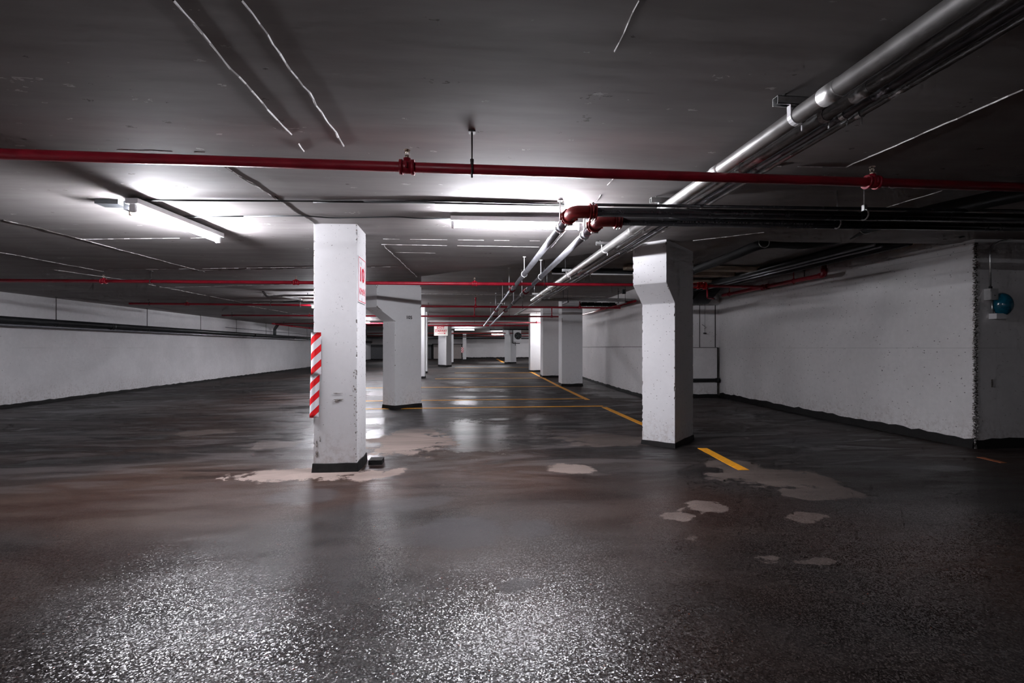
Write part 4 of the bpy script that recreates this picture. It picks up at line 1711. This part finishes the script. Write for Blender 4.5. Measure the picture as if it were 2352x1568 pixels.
# hanging black strut in the side bay
qa, qb = P(1770, 618, Y=8.3), P(1852, 620, Y=8.3)
rt = thing('strut_channel', 'black hanging strut in front of the dark side wall', 'bracket', ((qa.x + qb.x) / 2, 8.3, qa.z))
MB().box((qa.x, 8.28, qa.z - .02), (qb.x, 8.32, qa.z + .025)).build('channel', 'rod', rt)
for x_ in (qa.x + .02, qb.x - .04):
    MB().cyl((x_, 8.3, qa.z - .13), (x_, 8.3, HIGH), .007, 8).build('rod', 'rod', rt)

# black bumper rail low on the jog wall
z_ = P(1620, 873, Y=11.2).z
rt = thing('bumper_rail', 'black rail low on the pale return wall behind the corbelled column', 'rail', (5.3, 11.2, z_))
MB().cyl((4.4, 11.19, z_), (6.2, 11.19, z_), .045, 14).build('rail', 'rubber', rt)
MB().cyl((6.16, 11.19, z_), (6.24, 11.19, z_), .055, 14).build('end_flange', 'rubber', rt)
# hanging chain / wire on the same wall
q = P(1619, 765, Y=11.22)
q_t = P(1619, 700, Y=11.22)
rt = thing('hanging_wire', 'thin dark wire hanging down the return wall', 'wire', (q.x, 11.22, q.z))
MB().cyl((q.x, 11.22, q.z), (q.x, 11.22, q_t.z + .02), .004, 6).build('wire', 'rod', rt)
MB().box((q.x - .03, 11.2, q.z - .02), (q.x + .03, 11.24, q.z + .015)).build('hook', 'rod', rt)
tag(MB().tube([P(1613, 745, Y=11.22), P(1622, 752, Y=11.22), P(1618, 755, Y=11.22)], .006, 6).build('twist', 'rod', rt))

# ------------------------------------------------------------------ blue dome and box on the dark end wall
YW = 5.331
q = P(2277, 676, Y=YW - .04)
rt = thing('junction_box', 'pale grey switch box beside the blue dome', 'box', (q.x, YW, q.z))
w, h = .055, .07
m_ = MB().box((q.x - w, YW - .075, q.z - h), (q.x + w, YW, q.z + h))
m_.build('body', 'greybox', rt)
MB().box((q.x - w + .006, YW - .079, q.z - h + .01), (q.x + w - .006, YW - .075, q.z + h - .035)).build('cover', 'greybox', rt)
MB().box((q.x - .01, YW - .084, q.z - .02), (q.x + .01, YW - .079, q.z - .012)).build('switch', 'ink', rt)
xs0 = q.x
rt = thing('conduit', 'thin steel conduit curving down the wall to the grey switch box', 'conduit', (xs0, YW - .03, q.z + h))
ptop = P(2335, 543, Y=YW - .1)
MB().tube(fillet([(q.x + .9, YW - .06, ptop.z + .02), (q.x + .33, YW - .03, ptop.z), (q.x - .005, YW - .03, ptop.z - .08), (q.x - .003, YW - .03, q.z + h)], .22), .011, 12).build('pipe', 'zinc', rt)
MB().cyl((q.x, YW - .03, q.z + h), (q.x, YW - .03, q.z + h + .03), .018, 12).build('connector', 'rubber', rt)
rt = thing('conduit', 'short conduit below the grey switch box leading to the white sounder', 'conduit', (xs0, YW - .03, q.z - h))
qs = P(2292, 726, Y=YW - .05)
MB().tube([(xs0 + .02, YW - .03, q.z - h), (xs0 + .03, YW - .03, qs.z + .03)], .011, 12).build('pipe', 'zinc', rt)
o = MB().box((qs.x - .065, YW - .09, qs.z - .033), (qs.x + .07, YW, qs.z + .033)).build('sounder_box', 'white')
tag(o, 'small white box under the blue dome', 'box')
q = P(2303, 699, Y=YW - .05)
rt = thing('dome_light', 'glossy blue plastic dome mounted on the dark wall', 'dome', (q.x, YW, q.z))
m_ = MB()
n_, k_ = 20, 10
R1, R2 = .108, .145
for i in range(k_ + 1):
    a = math.pi / 2 * i / k_
    for j in range(n_):
        b_ = 2 * math.pi * j / n_
        m_.v.append(Vector((q.x + R1 * math.cos(a) * math.cos(b_), YW - .03 - .12 * math.sin(a), q.z + R2 * math.cos(a) * math.sin(b_))))
for i in range(k_):
    for j in range(n_):
        a = i * n_ + j
        b_ = i * n_ + (j + 1) % n_
        m_.face((a, a + n_, b_ + n_, b_), 0, True)
m_.build('dome', 'blue', rt)
m_ = MB().tube([(q.x, YW - .035, q.z), (q.x, YW, q.z)], .1, 24)
m_.build('back_plate', 'ink', rt)
# rust streak hook on the wall below
q = P(2278, 880, Y=YW)
o = MB().box((q.x - .012, YW - .006, q.z - .05), (q.x + .012, YW, q.z + .05)).build('wall_plate', 'bare')
tag(o, 'small rusty plate low on the wall under the blue dome', 'plate')
q = P(2217, 541, Y=5.2)
rt = thing('conduit', 'dark conduit fitting at the top of the broken wall corner', 'conduit', q)
MB().tube([(q.x - .06, 5.2, q.z), (q.x + .02, 5.2, q.z + .01), (q.x + .9, 5.1, q.z + .1)], .014, 10, radii=[.03, .014, .014]).build('pipe', 'darkpipe', rt)

# ------------------------------------------------------------------ fan heater on the far column
Yf = n11.y - .1
pa, pb = P(1179.5, 757.5, Y=Yf), P(1197, 784.5, Y=Yf)
rt = thing('fan_heater', 'square fan heater with dark round fan beside the far column', 'fan', ((pa.x + pb.x) / 2, Yf, pb.z))
MB().box((pa.x, Yf, pb.z), (pb.x, Yf + .35, pa.z)).build('casing', 'white', rt)
cxf, czf = (pa.x + pb.x) / 2 + .05, (pa.z + pb.z) / 2
rf = (pb.x - pa.x) * .43
MB().ring((cxf, Yf - .01, czf), (0, 1, 0), rf, .025, 28, 8).build('fan_ring', 'rod', rt)
MB().cyl((cxf, Yf + .0, czf), (cxf, Yf - .012, czf), rf * .97, 28).build('fan_guard', 'rubber', rt)
m_ = MB()
for k in range(5):
    a = 2 * math.pi * k / 5
    d_ = Vector((math.cos(a), 0, math.sin(a)))
    e_ = Vector((-math.sin(a), 0, math.cos(a)))
    c_ = Vector((cxf, Yf - .02, czf))
    m_.quad(c_ + d_ * .03, c_ + d_ * rf * .85 + e_ * .06 + Vector((0, -.01, 0)), c_ + d_ * rf * .85 - e_ * .06, c_ + d_ * .03 - e_ * .03)
m_.cyl((cxf, Yf - .035, czf), (cxf, Yf - .01, czf), .05, 12)
m_.build('blades', 'duct', rt)
q0, q1, q2 = P(1177.5, 756, Y=Yf - .05), P(1177.5, 788.5, Y=Yf - .05), P(1194, 788.5, Y=Yf - .05)
rt = thing('water_pipe', 'black pipe looping down beside and under the fan heater', 'pipe', q1)
MB().tube(fillet([(q0.x + .5, q0.y, q0.z + .2), (q0.x, q0.y, q0.z + .12), (q1.x, q1.y, q1.z), (q2.x, q2.y, q2.z)], .08), .028, 10).build('pipe', 'rubber', rt)
m_ = MB().cyl((q1.x + .2, q1.y, q1.z - .15), (q1.x + .2, q1.y, q1.z + .1), .02, 8)
m_.build('valve', 'rubber', rt)
